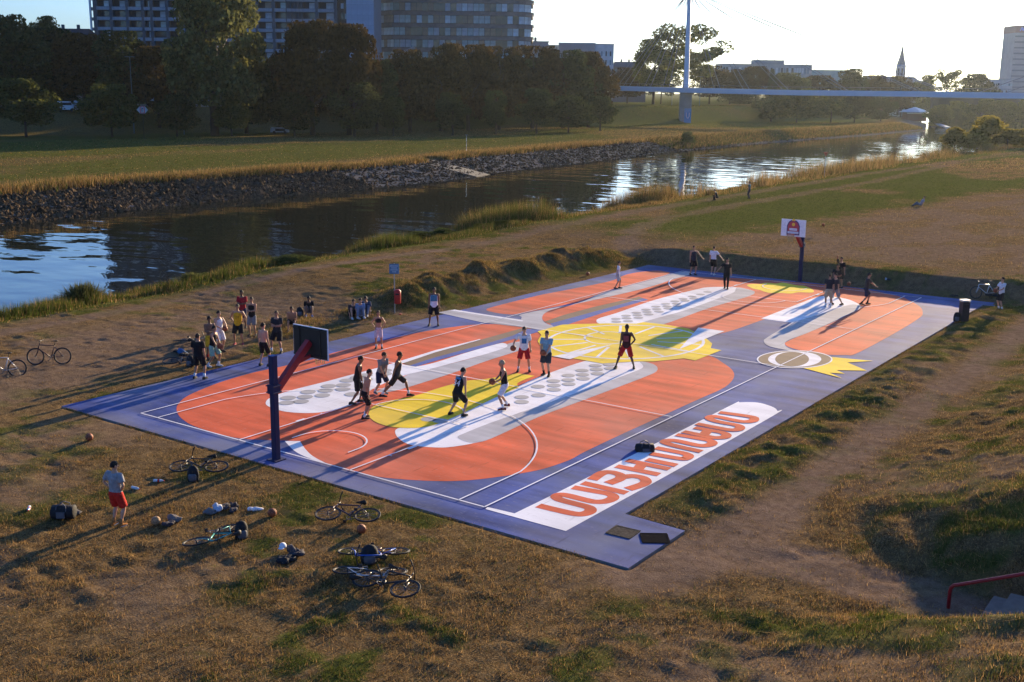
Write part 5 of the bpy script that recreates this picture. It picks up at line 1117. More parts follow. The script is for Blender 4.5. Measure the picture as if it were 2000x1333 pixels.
def chest_print(col, w=.17, h_=.17):
    def fn(so_, T, xa, ya):
        za = xa.cross(ya); MB().box(T((0, .140, 1.25)), (w, .02, h_), m=Matrix((xa, ya, za)).transposed()).obj('chest_print', cloth(col), so_)
    return fn
def chest_text(s, col, size=.12, z=1.25):
    def fn(so_, T, xa, ya):
        za = xa.cross(ya); c = T((0, .142, z)); M4 = Matrix(((-xa.x, za.x, ya.x, c.x), (-xa.y, za.y, ya.y, c.y), (-xa.z, za.z, ya.z, c.z), (0, 0, 0, 1))); text_on(so_, s, M4, size, cloth(col), 'jersey_number')
    return fn
def towel(so_, T, xa, ya):
    za = xa.cross(ya); MB().rings([[T((x, y, z)) for x, y in ((-.13, .12), (.13, .12), (.15, .165), (-.15, .165))] for z in (1.16, 1.3, 1.44)]).obj('towel', cloth((.06, .20, .30)), so_)
def P(px, py): return hit(px, py)
CT = lambda px, py: Vector((*gp(px, py).to_2d(), .03))
GC = 'players on the court'; GS = 'people waiting beside the court'
person(P(230, 1027), 25, 'man in grey shirt and red shorts with hands on hips watching from the foreground grass', 1.76, 'light', 'dark', 'tee', (.27, .27, .28), 'shorts', (.50, .028, .02), (.30, .12, .03), armL='hip', armR='hip', look=20, build=1.12, sock=(.30, .14, .05))
person(CT(697, 789), 75, 'player in black sleeveless shirt and black shorts, left of the group under the near hoop', 1.80, 'brown', 'dark', 'tank', BK, botc=BK, feet=((-.12, .14), (.14, -.20)), lean=12, armL='hang_fwd', armR='hang_fwd', drop=.03, look=15, group=GC)
person(CT(713, 819), 60, 'shirtless player in black shorts nearest to the near hoop', 1.78, 'tan', 'dark', None, botc=BK, feet=((-.14, .06), (.10, -.06)), lean=14, armL='hang_fwd', armR='hang', sock=WH, drop=.02, look=20, group=GC)
person(CT(744, 771), 140, 'player in grey shirt bending with hands joined in front', 1.78, 'light', 'brown', 'tee', (.20, .21, .22), botc=NV, feet=((-.15, .05), (.14, -.16)), lean=20, armL='front', armR='front', drop=.07, look=-30, sock=WH, shoe=(.14, .13, .12), group=GC)
person(CT(775, 776), 88, 'striding player in black and white jersey with a blue leg sleeve', 1.84, 'brown', 'dark', 'tank', (.05, .05, .06), botc=(.03, .03, .032), feet=((-.08, .46), (.10, -.52)), lean=8, armL='hang', armR='back', drop=.12, sock=WH, extra=chest_print((.6, .6, .62), .22, .26), group=GC)
person(CT(893, 813), 38, 'crouching player in black jersey number 34 seen from behind', 1.86, 'light', 'dark', 'tank', BK, botc=BK, feet=((-.26, -.06), (.24, .06)), lean=24, armL='hang_fwd', armR='hang_fwd', drop=.12, look=20, extra=back_number, group=GC)
held(person(CT(986, 799), 262, 'blond player in black tank top and white shorts holding the ball', 1.86, 'tan', 'blond', 'tank', BK, botc=WH, feet=((-.24, .10), (.24, -.10)), lean=8, armL='ball', armR='ball', drop=.07, sock=WH, shoe=(.12, .02, .02), group=GC), ('wrL', 'wrR'), 'basketball held by the blond player in white shorts', .09)
r_ = person(CT(1023, 727), 182, 'player in white shirt with blue print and red shorts dribbling', 1.86, 'light', 'brown', 'tee', WH, botc=RD, feet=((-.22, 0), (.22, 0)), armR='dribble', armL='hang', look=-20, sock=WH, extra=chest_print((.03, .14, .33), .19, .20), build=1.05, group=GC)
held(r_, ('wrR',), 'basketball dribbled by the player in red shorts', .06, -.08)
held(person(CT(1067, 735), 205, 'player in light blue shirt and dark shorts holding the ball at his waist', 1.84, 'light', 'dark', 'tee', LB, botc=(.045, .05, .055), feet=((-.13, .06), (.13, -.04)), armL='low_ball', armR='low_ball', sock=BK, build=1.1, look=10, group=GC), ('wrL', 'wrR'), 'basketball held at the waist by the player in light blue', .07)
person(CT(1222, 721), 195, 'player in black and red jersey and red shorts standing wide on the yellow wheel', 1.90, 'dark', 'black', 'tank', (.05, .018, .018), botc=(.45, .025, .02), feet=((-.30, -.10), (.38, .06)), armL='hip', armR='hang', drop=.04, look=15, extra=chest_print((.22, .06, .06), .20, .22), group=GC)
person(CT(740, 682), 178, 'woman in black crop top and pale shorts with hands on her waist', 1.70, 'tan', 'brown', 'crop', BK, 'shorts', (.62, .48, .50), feet=((-.14, .02), (.12, 0)), armL='hip', armR='hip', hairstyle='long', build=.86, sock=WH, look=-15, group=GC)
person(CT(848, 637), 180, 'man in white top with a blue towel on his chest at the slab edge', 1.88, 'brown', 'dark', 'tank', WH, botc=BK, feet=((-.18, 0), (.22, .04)), armL='hang', armR='hang', extra=towel, build=1.08, group=GS)
person(CT(390, 741), 15, 'man in black shirt and black shorts seen from behind at the left slab corner', 1.80, 'tan', 'dark', 'tee', BK, botc=BK, feet=((-.20, -.02), (.20, .03)), sock=WH, build=1.15, look=15, group=GS)
r_ = person(P(417, 716), 110, 'man in black tank top and pale green shorts beside the man in black', 1.78, 'tan', 'dark', 'tank', BK, botc=(.28, .45, .34), feet=((-.16, .16), (.14, -.14)), lean=8, armL='low_ball', armR='low_ball', shoe=(.5, .5, .52), sock=WH, drop=.05, group=GS); held(r_, ('wrL', 'wrR'), 'basketball held by the man in pale green shorts', .08)
person(P(412, 700), 150, 'curly haired shirtless man in yellow shorts with red socks', 1.80, 'brown', 'black', None, botc=YL, feet=((-.14, 0), (.14, .05)), armL='cross', armR='cross', hairstyle='curly', sock=(.45, .03, .03), group=GS)
r_ = person(P(430, 688), 130, 'man in white tank top holding a ball behind the yellow shorts', 1.82, 'light', 'dark', 'tank', WH, botc=WH, armL='ball', armR='ball', group=GS); held(r_, ('wrL', 'wrR'), 'basketball held by the man in the white tank top', .08)
person(P(467, 674), 182, 'man in yellow jersey and black shorts with hands on hips', 1.86, 'tan', 'dark', 'tank', YL, botc=BK, feet=((-.16, 0), (.18, .02)), armL='hip', armR='hip', shoe=(.25, .03, .05), extra=chest_text('24', (.15, .10, .02), .16), build=1.08, group=GS)
person(P(494, 656), 190, 'man in black jersey and grey shorts with crossed arms', 1.82, 'tan', 'dark', 'tank', BK, botc=(.22, .21, .21), armL='cross', armR='cross', group=GS)
person(P(475, 641), 185, 'man in red shirt standing at the back of the waiting group', 1.84, 'brown', 'black', 'tee', (.40, .025, .03), botc=NV, armL='cross', armR='cross', group=GS)
person(CT(516, 716), 25, 'shirtless man in black shorts seen from behind on the slab edge', 1.80, 'light', 'dark', None, botc=BK, feet=((-.18, 0), (.20, .06)), look=15, group=GS)
person(CT(543, 690), 195, 'man in black shirt and shorts with crossed arms right of the shirtless man', 1.84, 'tan', 'brown', 'tee', (.025, .028, .032), botc=BK, feet=((-.16, 0), (.26, .08)), armL='cross', armR='cross', build=1.1, look=-20, sock=WH, group=GS)
def sitter(px, py, phi, label, **k):
    p = P(px, py); return person(p, phi, label, sit=k.pop('seat', .06), feet=k.pop('feet', ((-.14, .50), (.16, .46))), lean=k.pop('lean', 22), armL='sitknee', armR='sitknee', group=GS, **k)
sitter(572, 645, 175, 'shirtless man sitting on the bank behind the near backboard', skn='tan', botc=BK, seat=.28)
sitter(604, 615, 170, 'man in black shirt and blue shoes sitting on the grass', skn='brown', top='tee', topc=BK, botc=GY, shoe=(.04, .10, .30), seat=.10)
sitter(687, 620, 150, 'left of the three friends sitting by the red bin, dark shirt', skn='light', top='tee', topc=(.06, .05, .05), botc=BK, shoe=(.55, .55, .56))
sitter(703, 618, 165, 'middle of the three friends sitting by the red bin, blue shirt', skn='light', top='tee', topc=(.16, .26, .42), botc=(.20, .22, .28), bot='long', shoe=(.5, .5, .52))
sitter(718, 614, 190, 'right of the three friends sitting by the red bin, dark hair', skn='tan', top='tee', topc=(.05, .07, .12), botc=(.12, .15, .22), bot='long', shoe=(.3, .3, .32))
person(CT(1206, 565), 85, 'boy in white shirt and grey shorts walking on the far half', 1.62, 'tan', 'brown', 'tee', WH, botc=(.42, .42, .44), feet=((-.08, .16), (.08, -.16)), armL='out', armR='back', lean=4, build=.85, group=GC)
person(CT(1353, 538), 165, 'player in black jersey left of the two talking under the far bank', 1.84, 'tan', 'dark', 'tank', (.03, .035, .05), botc=BK, feet=((-.12, .10), (.12, -.10)), armL='out', armR='hang', build=1.1, group=GC)
person(CT(1392, 538), 30, 'player in white shirt and black shorts under the far bank', 1.82, 'light', 'brown', 'tee', WH, botc=BK, feet=((-.12, .1), (.12, -.06)), armR='out', shoe=(.6, .6, .6), group=GC)
person(CT(1418, 565), 195, 'person all in black with long trousers walking on the far half', 1.80, 'tan', 'dark', 'tee', BK, 'long', BK, feet=((-.08, .1), (.08, -.1)), armL='hang', armR='out', group=GC)
person(CT(1617, 601), 10, 'player in black shirt and beige shorts seen from behind in the far group', 1.82, 'tan', 'brown', 'tee', (.025, .027, .035), botc=(.42, .33, .22), shoe=(.6, .6, .6), sock=WH, group=GC)
person(CT(1631, 597), 250, 'player in grey shorts half hidden in the far group', 1.80, 'light', 'dark', 'tee', (.05, .05, .055), botc=(.22, .22, .25), feet=((-.1, -.35), (.12, .12)), drop=.05, lean=5, group=GC)
person(CT(1632, 582), 200, 'tall player in black shirt behind the far group', 1.90, 'brown', 'dark', 'tee', BK, botc=BK, armL='cross', armR='fwd', sock=WH, shoe=(.5, .5, .5), group=GC)
person(CT(1640, 563), 220, 'player with raised arm at the back of the far group', 1.82, 'tan', 'dark', 'tee', BK, botc=BK, armR='up', armL='hang', group=GC)
person(CT(1689, 596), 90, 'player in dark shirt and cap passing a ball near the far baseline', 1.80, 'tan', 'dark', 'tee', (.05, .045, .042), botc=NV, feet=((-.1, .18), (.1, -.22)), drop=.05, lean=8, armL='fwd', armR='fwd', hairstyle='cap', sock=BK, group=GC)
basketball(Vector((*gp(1657, 566).to_2d(), .35)), 'basketball in the air left of the capped player')
r_ = person(CT(1953, 607), 255, 'man in white shirt with a ball at the far right slab corner', 1.78, 'light', 'dark', 'tee', WH, botc=BK, armL='ball', armR='ball', sock=WH, group=GS); held(r_, ('wrL', 'wrR'), 'basketball held by the man at the far right corner', .08)
q = gp(1607, 455, 1.0); basketball(Vector((q.x, q.y, 1.6)), 'basketball flying over the meadow right of the far hoop')
p_ = P(1798, 403); person(p_, 270, 'person reclining on the meadow in the distance', 1.75, 'light', 'brown', 'tee', (.35, .30, .33), 'long', (.14, .16, .20), sit=.06, feet=((-.12, .85), (.12, .70)), lean=-25, armL='back', armR='back')
p_ = P(1463, 388); person(p_, 300, 'person in teal shirt standing by the river in the distance', 1.72, 'tan', 'dark', 'tee', (.06, .14, .15), 'long', (.05, .05, .06))
p_ = P(1401, 392); person(p_, 300, 'dark dressed angler crouching by the river reeds', 1.7, 'tan', 'dark', 'tee', BK, 'long', BK, sit=.25, feet=((-.12, .35), (.12, .30)), lean=25, armL='sitknee', armR='sitknee')
for px, py, m, lab in [(175, 861, None, 'basketball alone on the grass left of the court corner'), (532, 1010, None, 'basketball on the grass left of the lying bicycles'), (706, 1042, None, 'basketball beside the farthest lying bicycle'), (305, 1026, BALLT, 'worn tan ball beside a bag in the foreground')]:
    p_ = P(px, py); basketball(p_+Vector((0, 0, .12)), lab, m)
p_ = P(1148, 539); basketball(p_+Vector((0, 0, .12)), 'brown ball lying on the grass edge of the slab, far left')

# ------------------------------------------------------------------ bicycles
TYRE = mat('bike_tyre', (.018, .018, .018), .8); ALLOY = mat('bike_alloy', (.16, .16, .17), .45, .3); SADM = mat('bike_saddle', (.02, .02, .02), .6); BLKM = mat('bike_black', (.02, .02, .022), .4)
def bike_parts():
    P_ = {}; r = .335
    P_['tyre'] = MB().tube([(0, r*math.cos(t*math.pi/18), r*math.sin(t*math.pi/18)) for t in range(36)], .021, 6, True).me('tyre', TYRE, True)
    P_['rim'] = MB().tube([(0, (r-.03)*math.cos(t*math.pi/18), (r-.03)*math.sin(t*math.pi/18)) for t in range(36)], .013, 5, True).tube([(-.05, 0, 0), (.05, 0, 0)], .022, 8).me('rim', mat('bike_rim', (.05, .05, .053), .5), True)
    s = MB()
    for i in range(16):
        a = i*math.pi/8; s.tube([(.03*(-1)**i, 0, 0), (0, (r-.035)*math.cos(a), (r-.035)*math.sin(a))], .0028, 3)
    P_['spokes'] = s.me('spokes', ALLOY)
    bb, st, hd, hd2, rr, fr = (0, -.05, .28), (0, -.20, .78), (0, .40, .80), (0, .44, .66), (0, -.50, .335), (0, .56, .335)
    f = MB(); f.tube([bb, st], .019, 8); f.tube([st, hd], .018, 8); f.tube([bb, hd2], .021, 8); f.tube([hd, hd2], .022, 8)
    for s_ in (-.05, .05): f.tube([(s_*.5, bb[1], bb[2]), (s_*1.2, rr[1], rr[2])], .011, 6); f.tube([(s_*.4, st[1], st[2]-.05), (s_*1.2, rr[1], rr[2])], .010, 6)
    P_['frame'] = f
    k = MB()
    for s_ in (-.055, .055): k.tube([(s_*.7, .45, .64), (s_, .47, .52), (s_, fr[1], fr[2])], [.016, .014, .010], 6)
    k.tube([(-.05, .448, .64), (.05, .448, .64)], .018, 6); P_['fork'] = k
    P_['handlebar'] = MB().tube([(0, .395, .79), (0, .37, .93)], .015, 6).tube([(-.31, .30, .98), (-.16, .36, .97), (0, .40, .95), (.16, .36, .97), (.31, .30, .98)], .014, 6).me('handlebar', BLKM, True)
    P_['grips'] = MB().tube([(-.31, .30, .98), (-.22, .335, .976)], .020, 6).tube([(.31, .30, .98), (.22, .335, .976)], .020, 6).me('grip', SADM)
    P_['saddle'] = MB().tube([(0, -.34, .95), (0, -.28, .965), (0, -.18, .955), (0, -.06, .945)], [.045, .078, .045, .018], 8, sq=.4).tube([(0, -.20, .76), (0, -.235, .94)], .014, 6).me('saddle', SADM, True)
    c = MB().tube([(-.09, -.05, .28), (.09, -.05, .28)], .014, 6); c.tube([(.06, -.05+.10*math.cos(t*math.pi/10), .28+.10*math.sin(t*math.pi/10)) for t in range(20)], .008, 4, True)
    c.tube([(.085, -.05, .28), (.095, .08, .16)], .010, 5); c.tube([(-.085, -.05, .28), (-.095, -.18, .40)], .010, 5)
    P_['crankset'] = c.me('crankset', ALLOY); P_['pedal'] = cube_me('pedal', (.09, .08, .02), BLKM)
    P_['chain'] = MB().tube([(.06, -.05, .38), (.055, -.5, .365), (.055, -.53, .335), (.055, -.5, .305), (.06, -.05, .18)], .005, 4).me('chain', BLKM)
    return P_
BP = bike_parts()
def bicycle(loc, heading, label, col, lie=None, group='bicycles around the court', turn=0, yawroll=0):
    """heading: picture direction of travel (phi); lie: None standing, +1 lying on its right side, -1 on its left"""
    e = empty('bicycle', loc, 0, label, 'bicycle', group); rz = yaw_of(fdir(heading))
    if lie is None: e.rotation_euler = Euler((0, R(8), rz))
    else:
        M = Matrix.Rotation(rz, 3, 'Z') @ Matrix.Rotation(lie*R(80), 3, 'Y'); e.rotation_euler = M.to_euler(); e.location = Vector(loc)+Vector((0, 0, .13))
    mt = mat('bike_paint_%02d%02d%02d' % tuple(int(c*99) for c in col), col, .3, .2)
    for nm in ('frame', 'fork'):
        me = BP[nm].me(nm, mt, True); link(nm, me, e)
    for nm in ('handlebar', 'saddle', 'crankset', 'chain'): o = link(nm, BP[nm], e); nm == 'handlebar' and link('grip', BP['grips'], o)
    for q in ((.12, .08, .16), (-.12, -.18, .40)): link('pedal', BP['pedal'], e, q)
    for y in (-.50, .56):
        w_ = link('wheel', BP['tyre'], e, (0, y, .335)); link('rim', BP['rim'], w_); link('spokes', BP['spokes'], w_)
    if lie is None: MB().tube([(-.03, -.12, .27), (-.17, -.16, .0)], .010, 5).obj('kickstand', BLKM, e)
    return e
bicycle(P(98, 712), 262, 'dark bicycle standing on the bare ground at the left', (.06, .03, .03)); bicycle(P(8, 738), 250, 'white bicycle standing cut off by the left picture edge', (.5, .5, .5))
bicycle(P(372, 668), 60, 'bicycle lying with a raised wheel behind the waiting group', (.05, .05, .06), 1); bicycle(P(352, 718), 95, 'dark bicycle lying at the slab edge beside the man in black', (.04, .05, .07), -1)
bicycle(P(385, 930), 270, 'black bicycle lying near the post base in the foreground', (.03, .03, .03), 1)
bicycle(P(402, 1052), 215, 'teal bicycle lying in the foreground grass', (.05, .28, .27), -1)
bicycle(P(676, 1027), 275, 'dark bicycle lying farthest of the four beside the slab', (.05, .03, .05), 1)
bicycle(P(735, 1080), 268, 'blue bicycle lying under a black backpack', (.03, .10, .40), -1)
bicycle(P(725, 1118), 92, 'white and grey bicycle lying in the middle of the heap', (.55, .55, .55), 1)
bicycle(P(735, 1165), 120, 'black bicycle with white fork lying nearest to the camera', (.03, .03, .03), -1)
bicycle(P(1925, 583), 268, 'white bicycle lying under the far bank at right', (.5, .52, .55), None)

# ------------------------------------------------------------------ bags, clothes, bottles
FAB = mat('bag_black', (.016, .016, .018), .8, var=.3, nscale=9, bump=.7, bscale=14); FAB2 = mat('bag_trim', (.10, .10, .11), .7); CLW = mat('laundry_pale', (.42, .46, .55), .9, bump=.8, bscale=14); CLD = mat('laundry_dark', (.05, .045, .05), .9, bump=.8, bscale=14); CLG = mat('laundry_grey', (.16, .14, .13), .9, bump=.8, bscale=14)
def lump(rx, ry, rz, seed, m, name, n=14, nv=9):
    b = MB().ell((0, 0, rz*.9), (rx, ry, rz), n, nv)
    for i, v in enumerate(b.v):
        q = mnoise.noise(Vector((v.x*5+seed, v.y*5, v.z*5)))*.5+mnoise.noise(Vector((v.x*14, v.y*14+seed, v.z*14)))*.45+mnoise.noise(Vector((v.x*30, v.y*30+seed, v.z*30)))*.18
        b.v[i] = Vector((v.x*(1+q), v.y*(1+q), max(.0, v.z*(1+q))))
    return b.me(name, m, True)
def backpack(loc, rz, label, m=FAB, s=1.0, cat='backpack'):
    e = empty('backpack', loc, rz, label, cat, 'bags left around the court')
    b = MB(); rg = []
    for z, w_, d_ in ((0, .15, .10), (.06, .17, .12), (.22, .175, .125), (.36, .15, .10), (.44, .10, .06), (.47, .04, .02)): rg.append(ring(Vector((0, 0, z)), Vector((1, 0, 0)), Vector((0, 1, 0)), w_*s, d_*s, 14))
    b.rings(rg).obj('body', m, e, True)
    MB().rings([ring(Vector((0, -.10*s, z)), Vector((1, 0, 0)), Vector((0, 1, 0)), w_*s, d_*s, 12) for z, w_, d_ in ((.03, .09, .05), (.10, .12, .07), (.20, .12, .06), (.25, .09, .03))]).obj('front_pocket', FAB2 if m is FAB else m, e, True)
    for sx in (-.08, .08): MB().tube([(sx, .10, .42), (sx*1.1, .18, .30), (sx*1.2, .13, .06)], .014, 5).obj('strap', FAB, e)
    MB().tube([(-.03, 0, .46), (0, 0, .51), (.03, 0, .46)], .009, 5).obj('handle', FAB, e); return e
def duffel(loc, rz, label, L=.6, rad=.17):
    e = empty('duffel_bag', loc, rz, label, 'bag', 'bags left around the court')
    MB().rings([ring(Vector((x, 0, rad)), Vector((0, 1, 0)), Vector((0, 0, 1)), r_*1.05, r_*.95, 12) for x, r_ in ((-L/2, rad*.6), (-L/2+.03, rad*.95), (-.1, rad*1.04), (.1, rad*.93), (L/2-.03, rad), (L/2, rad*.6))]).obj('body', FAB, e, True)
    for s in (-1, 1): MB().tube([(-.14, s*rad*.9, rad), (-.12, s*rad*.7, rad*2.0), (0, s*rad*.3, rad*2.35), (.12, s*rad*.7, rad*2.0), (.14, s*rad*.9, rad)], .014, 5).obj('handle', FAB2, e)
    MB().box((0, -rad*1.06, rad*.9), (.22, .03, .16)).obj('side_pocket', FAB2, e)
def laundry(loc, label, mats, seed):
    e = empty('clothes_pile', loc, seed, label, 'clothes', 'clothes dropped on the grass')
    for i, (m, dx, dy, sx) in enumerate(mats): link('garment', lump(sx, sx*.7, .055+.03*(i % 2), seed+i, m, 'garment', 26, 14), e, (dx, dy, 0), (0, 0, i*1.1))
duffel(P(125, 1014), ROT, 'black sports bag on the grass behind the man in red shorts', .62, .2); laundry(P(145, 1006), 'dark jacket heaped beside the black sports bag', [(CLD, 0, 0, .2), (FAB, .12, .05, .14)], 3)
duffel(P(1259, 888), ROT+.1, 'black duffel bag standing on the lettering panel', .60, .19)
backpack(P(472, 1052), ROT+.5, 'black backpack standing beside the teal bicycle'); backpack(P(378, 940), ROT, 'black backpack lying on the bicycle by the post'); backpack(P(722, 1100), ROT+.2, 'big black backpack on the blue bicycle', s=1.25)
laundry(P(425, 998), 'heap of dark and pale blue clothes in the foreground', [(CLD, -.18, 0, .22), (CLW, .02, .02, .18), (CLG, .24, .03, .20)], 11); laundry(P(455, 1000), 'small dark shoes and clothes right of the pale blue heap', [(CLD, 0, 0, .13), (CLD, .25, -.05, .11)], 15)
laundry(P(338, 1022), 'grey and black clothes beside the tan ball', [(CLD, -.12, .05, .20), (CLG, .14, 0, .20)], 21); laundry(P(562, 1093), 'black jacket heap topped by a white cap', [(FAB, -.10, 0, .26), (CLD, .28, -.04, .24)], 27)
p_ = P(553, 1082); e = empty('cap', p_+Vector((0, 0, .18)), .4, 'white cap lying on the black jacket heap', 'cap'); MB().rings([ring(Vector((0, 0, z)), Vector((1, 0, 0)), Vector((0, 1, 0)), r_, r_*1.1, 14) for z, r_ in ((0, .09), (.05, .086), (.09, .06), (.105, .015))]).obj('crown', cloth(WH), e, True); MB().prism([(-.07, -.06), (.07, -.06), (.06, -.15), (0, -.17), (-.06, -.15)], 0, .01).obj('peak', cloth(WH), e)
for dx, lab in ((492, 'left white sneaker of a pair on the grass'), (502, 'right white sneaker of a pair on the grass')):
    m = MB(); m.rings([[Vector((x_*w_, y, zz*h_)) for x_, zz in ((-.95, 0), (.95, 0), (1, .4), (.4, 1), (-.4, 1), (-1, .4))] for y, w_, h_ in ((-.12, .03, .07), (-.08, .042, .10), (0, .045, .09), (.1, .048, .055), (.17, .03, .04))])
    e = empty('sneaker', P(dx, 997), ROT-1.2, lab, 'shoe', 'white sneakers'); m.obj('upper', cloth(WH), e, True); MB().prism([(-.035, -.125), (.035, -.125), (.052, .1), (.03, .18), (-.03, .18), (-.052, .1)], -.005, .02).obj('sole', mat('sole_pale', (.45, .44, .42), .7), e)
PET = mat('bottle_pet', (.50, .55, .58), .15, spec=.6); CAPR = mat('bottle_red', (.5, .03, .03), .5)
def bottle(px, py, label, rz, band=True):
    e = empty('water_bottle', P(px, py)+Vector((0, 0, .045)), 0, label, 'bottle', 'plastic bottles on the grass'); e.rotation_euler = (R(90), 0, rz)
    MB().lathe([(.042, 0), (.045, .03), (.042, .12), (.045, .2), (.02, .27), (.014, .29)], n=12).obj('body', PET, e, True); MB().lathe([(.016, .291), (.016, .315)], n=10).obj('cap', CAPR, e)
    if band: MB().lathe([(.0465, .12), (.0475, .18)], n=12, cap=False).obj('label_band', CAPR, e)
bottle(58, 993, 'plastic bottle with red band at the left edge of the grass', .9); bottle(300, 942, 'plastic bottle with red band right of the man in red shorts', 2.2); bottle(258, 955, 'small clear bottle next to the man in red shorts', 1.7, False)
laundry(P(350, 690), 'blue and black bags in a heap behind the man in black', [(FAB, -.2, 0, .24), (mat('bag_blue', (.05, .12, .25), .8), .2, .1, .2), (FAB, .5, .05, .22)], 31); backpack(P(372, 716), .3, 'black backpack leaning at the slab edge by the lying bicycle'); backpack(P(586, 618), .8, 'dark rucksack beside the sitting man in blue shoes'); laundry(P(1945, 582), 'black bags beside the far white bicycle', [(FAB, 0, 0, .26), (FAB, .35, .1, .22)], 41); laundry(P(1862, 580), 'dark bundle under the far bank', [(FAB, 0, 0, .22)], 44)
p_ = P(1735, 556); laundry(p_, 'small dark bundle with a pale blue bottle under the far bank', [(CLD, 0, 0, .14), (CLW, .15, .03, .07)], 47)

# ------------------------------------------------------------------ sign with red bin, far bin, markers, stairs
STEEL = mat('galvanised_post', (.22, .24, .25), .5, .4); SBL = mat('sign_blue_face', (.08, .18, .28), .5); RBIN = mat('bin_red', (.42, .03, .025), .45)
p_ = P(771, 612); e = empty('notice_sign', p_, ROT, 'blue notice sign on a grey post by the spoil mounds', 'sign'); hs = 2.55
MB().tube([(0, 0, 0), (0, 0, hs)], .03, 8).obj('post', STEEL, e); sb = MB().box((0, -.05, hs-.27), (.50, .025, .50)).obj('sign_board', SBL, e)
for i, (w_, z_) in enumerate(((.40, .15), (.30, .05), (.36, -.05), (.20, -.15))): MB().box((0, -.066, hs-.27+z_), (w_, .006, .035)).obj('sign_text', mat('sign_pale', (.4, .5, .55), .5), sb)
e = empty('litter_bin', p_+RH*.16-FH*.12, ROT, 'red litter bin hanging on the notice sign post', 'bin'); MB().lathe([(.15, .52), (.17, .55), (.18, 1.05), (.17, 1.12), (.12, 1.17)], n=14).obj('body', RBIN, e, True); MB().lathe([(.185, 1.121), (.19, 1.15), (.12, 1.235), (.03, 1.25)], n=14).obj('lid', RBIN, e, True); MB().box((0, -.165, 1.02), (.18, .04, .08)).obj('slot', BLKM, e)
tag(link('paper_litter', lump(.10, .07, .03, 5, mat('litter_red', (.5, .10, .06), .6), 'paper_litter', 10, 6), None, P(781, 615)), 'small red paper litter below the notice sign', 'litter')
p_ = Vector((*gp(1881, 628).to_2d(), 0)); e = empty('litter_bin', p_, ROT+.2, 'dark square litter bin with pale lid at the far right slab edge', 'bin')
MB().box((0, 0, .52), (.38, .34, 1.0)).obj('body', mat('bin_dark', (.03, .03, .035), .5), e); MB().box((0, 0, 1.08), (.44, .40, .07)).obj('lid', mat('bin_lid', (.42, .43, .46), .5), e); MB().box((0, -.176, .82), (.26, .02, .14)).obj('slot', BLKM, e)
backpack(Vector((*gp(1868, 628).to_2d(), .0)), .4, 'dark backpack leaning on the far bin', FAB, .95)
# marker pole, river signs
p_ = P(911, 302); e = empty('marker_pole', p_, ROT, 'white banded gauge pole on the far bank above the ramp', 'pole')
for i in range(7): MB().tube([(0, 0, i*.46), (0, 0, i*.46+.455)], .055, 7).obj('band', mat('pole_white', (.55, .58, .55), .6) if i % 2 else STEEL, e)
MB().box((0, 0, 3.3), (.5, .06, .08)).obj('cross_bar', STEEL, e)
p_ = P(1610, 345); e = empty('river_sign', p_, ROT, 'red topped marker post on the near bank', 'sign'); MB().tube([(0, 0, 0), (0, 0, 2.7)], .05, 7).obj('post', STEEL, e); MB().lathe([(.02, 2.7), (.30, 3.2), (.30, 3.3)], n=4).obj('top_mark', mat('mark_orange', (.35, .10, .05), .6), e)
d_s = 236; c_ = at(278, 215, d_s); g_z = h1(c_.x, c_.y); e = empty('navigation_sign', (c_.x, c_.y, g_z), ROT, 'white diamond ended river sign with red letter on the far slope', 'sign'); zz = c_.z-g_z
MB().tube([(0, .1, 0), (0, .1, zz)], .06, 7).obj('post', mat('nav_post_dark', (.02, .02, .02), .8), e)
bd = MB().prism([(-1.2, 0), (-.5, .75), (.5, .75), (1.2, 0), (.5, -.75), (-.5, -.75)], -.03, .03, m=Matrix.Translation((0, 0, zz)) @ Matrix.Rotation(R(90), 4, 'X')).obj('board', mat('nav_white', (.32, .34, .38), .6), e)
rf = MB()
for sx in (-.42, .42): rf.box((sx, -.04, zz), (.14, .03, 1.4))
rf.box((0, -.04, zz+.63), (.72, .03, .13)); rf.box((0, -.04, zz-.63), (.72, .03, .13)); rf.obj('red_frame', mat('nav_red', (.55, .03, .04), .5), bd); MB().box((-.08, -.045, zz), (.12, .02, .8)).box((.08, -.045, zz+.25), (.3, .02, .13)).obj('nav_letter', BLKM, bd)
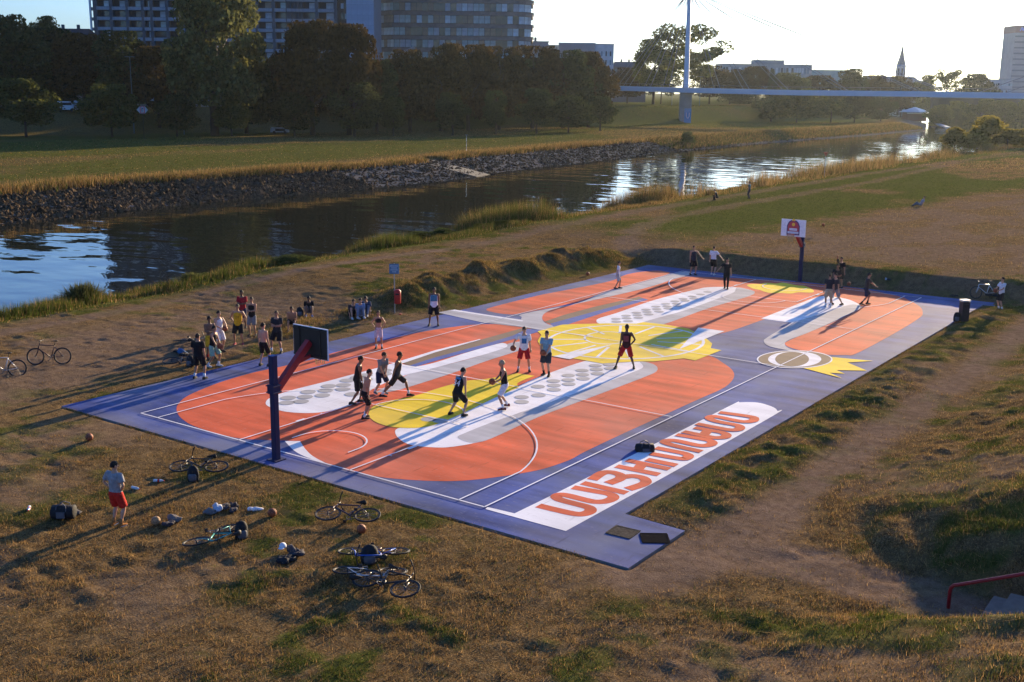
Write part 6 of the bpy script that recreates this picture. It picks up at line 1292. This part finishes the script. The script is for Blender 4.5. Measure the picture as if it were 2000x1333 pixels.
# ramp on the far bank
ya, xa_ = 114, None; m = MB(); q0 = [(float(ip(y_, XF))-9.5, y_, .35) for y_ in (111, 116)]; q1 = [(float(ip(y_, XF))+.6, y_, WATER+.05) for y_ in (113, 118)]
m.add([*q0, *q1, *[(a, b, c-.5) for a, b, c in q0], *[(a, b, c-.5) for a, b, c in q1]], [(0, 1, 3, 2), (0, 2, 6, 4), (1, 5, 7, 3), (2, 3, 7, 6), (0, 4, 5, 1)]); tag(m.obj('boat_ramp', mat('ramp_concrete', (.10, .09, .075), .9, bump=.4)), kind='structure')
# stairs with red handrail up the dyke
e = empty('stairs', (27.9, 1.2, .1), 0, 'concrete stairs climbing the dyke at the lower right', 'stairs'); SC = mat('stair_concrete', (.13, .115, .10), .9, bump=.4, bscale=12); sm = MB().box((0, 0, 0), (.36, 1.7, .16)).me('step', SC)
for i in range(14): link('step', sm, e, (i*.34, 0, i*.16+.06))
MB().add([(x_, y_, z_) for y_ in (-1.0, -.855) for x_, z_ in ((-.2, 0.05), (4.7, 2.35), (4.7, -.5), (-.2, -.5))], [(0, 1, 2, 3), (7, 6, 5, 4), (0, 4, 5, 1), (3, 7, 4, 0)]).obj('side_wall', SC, e)
h0 = hit(1852, 1188); z0 = h0.z; hr = empty('handrail', h0, 0, 'dark red tubular handrail beside the stairs at the lower right', 'handrail'); RP = mat('rail_red', (.24, .012, .016), .35)
dx = 4.6; MB().tube([(0, 0, -.4), (0, 0, .40), (.02, 0, .50), (.08, 0, .57), (.20, 0, .62), (dx*.5, .0, .62+dx*.215), (dx, 0, .62+dx*.43)], .042, 10).obj('rail', RP, hr, True); MB().tube([(2.4, 0, 0), (2.4, 0, 1.62)], .035, 8).obj('rail_post', RP, hr)

# ------------------------------------------------------------------ summer haze over the river
hz = MB().box((-300, 500, 60), (2600, 2200, 140)); ho = link('haze', mesh('haze', hz.v, hz.f)); tag(ho, kind='stuff')
hm = bpy.data.materials.new('haze_air'); hm.use_nodes = True; hm.node_tree.nodes.remove(hm.node_tree.nodes['Principled BSDF'])
pvn = hm.node_tree.nodes.new('ShaderNodeVolumePrincipled'); pvn.inputs['Density'].default_value = .000036; pvn.inputs['Color'].default_value = (.75, .88, 1, 1); pvn.inputs['Anisotropy'].default_value = .6
hm.node_tree.links.new(pvn.outputs[0], hm.node_tree.nodes['Material Output'].inputs['Volume']); ho.data.materials.append(hm)
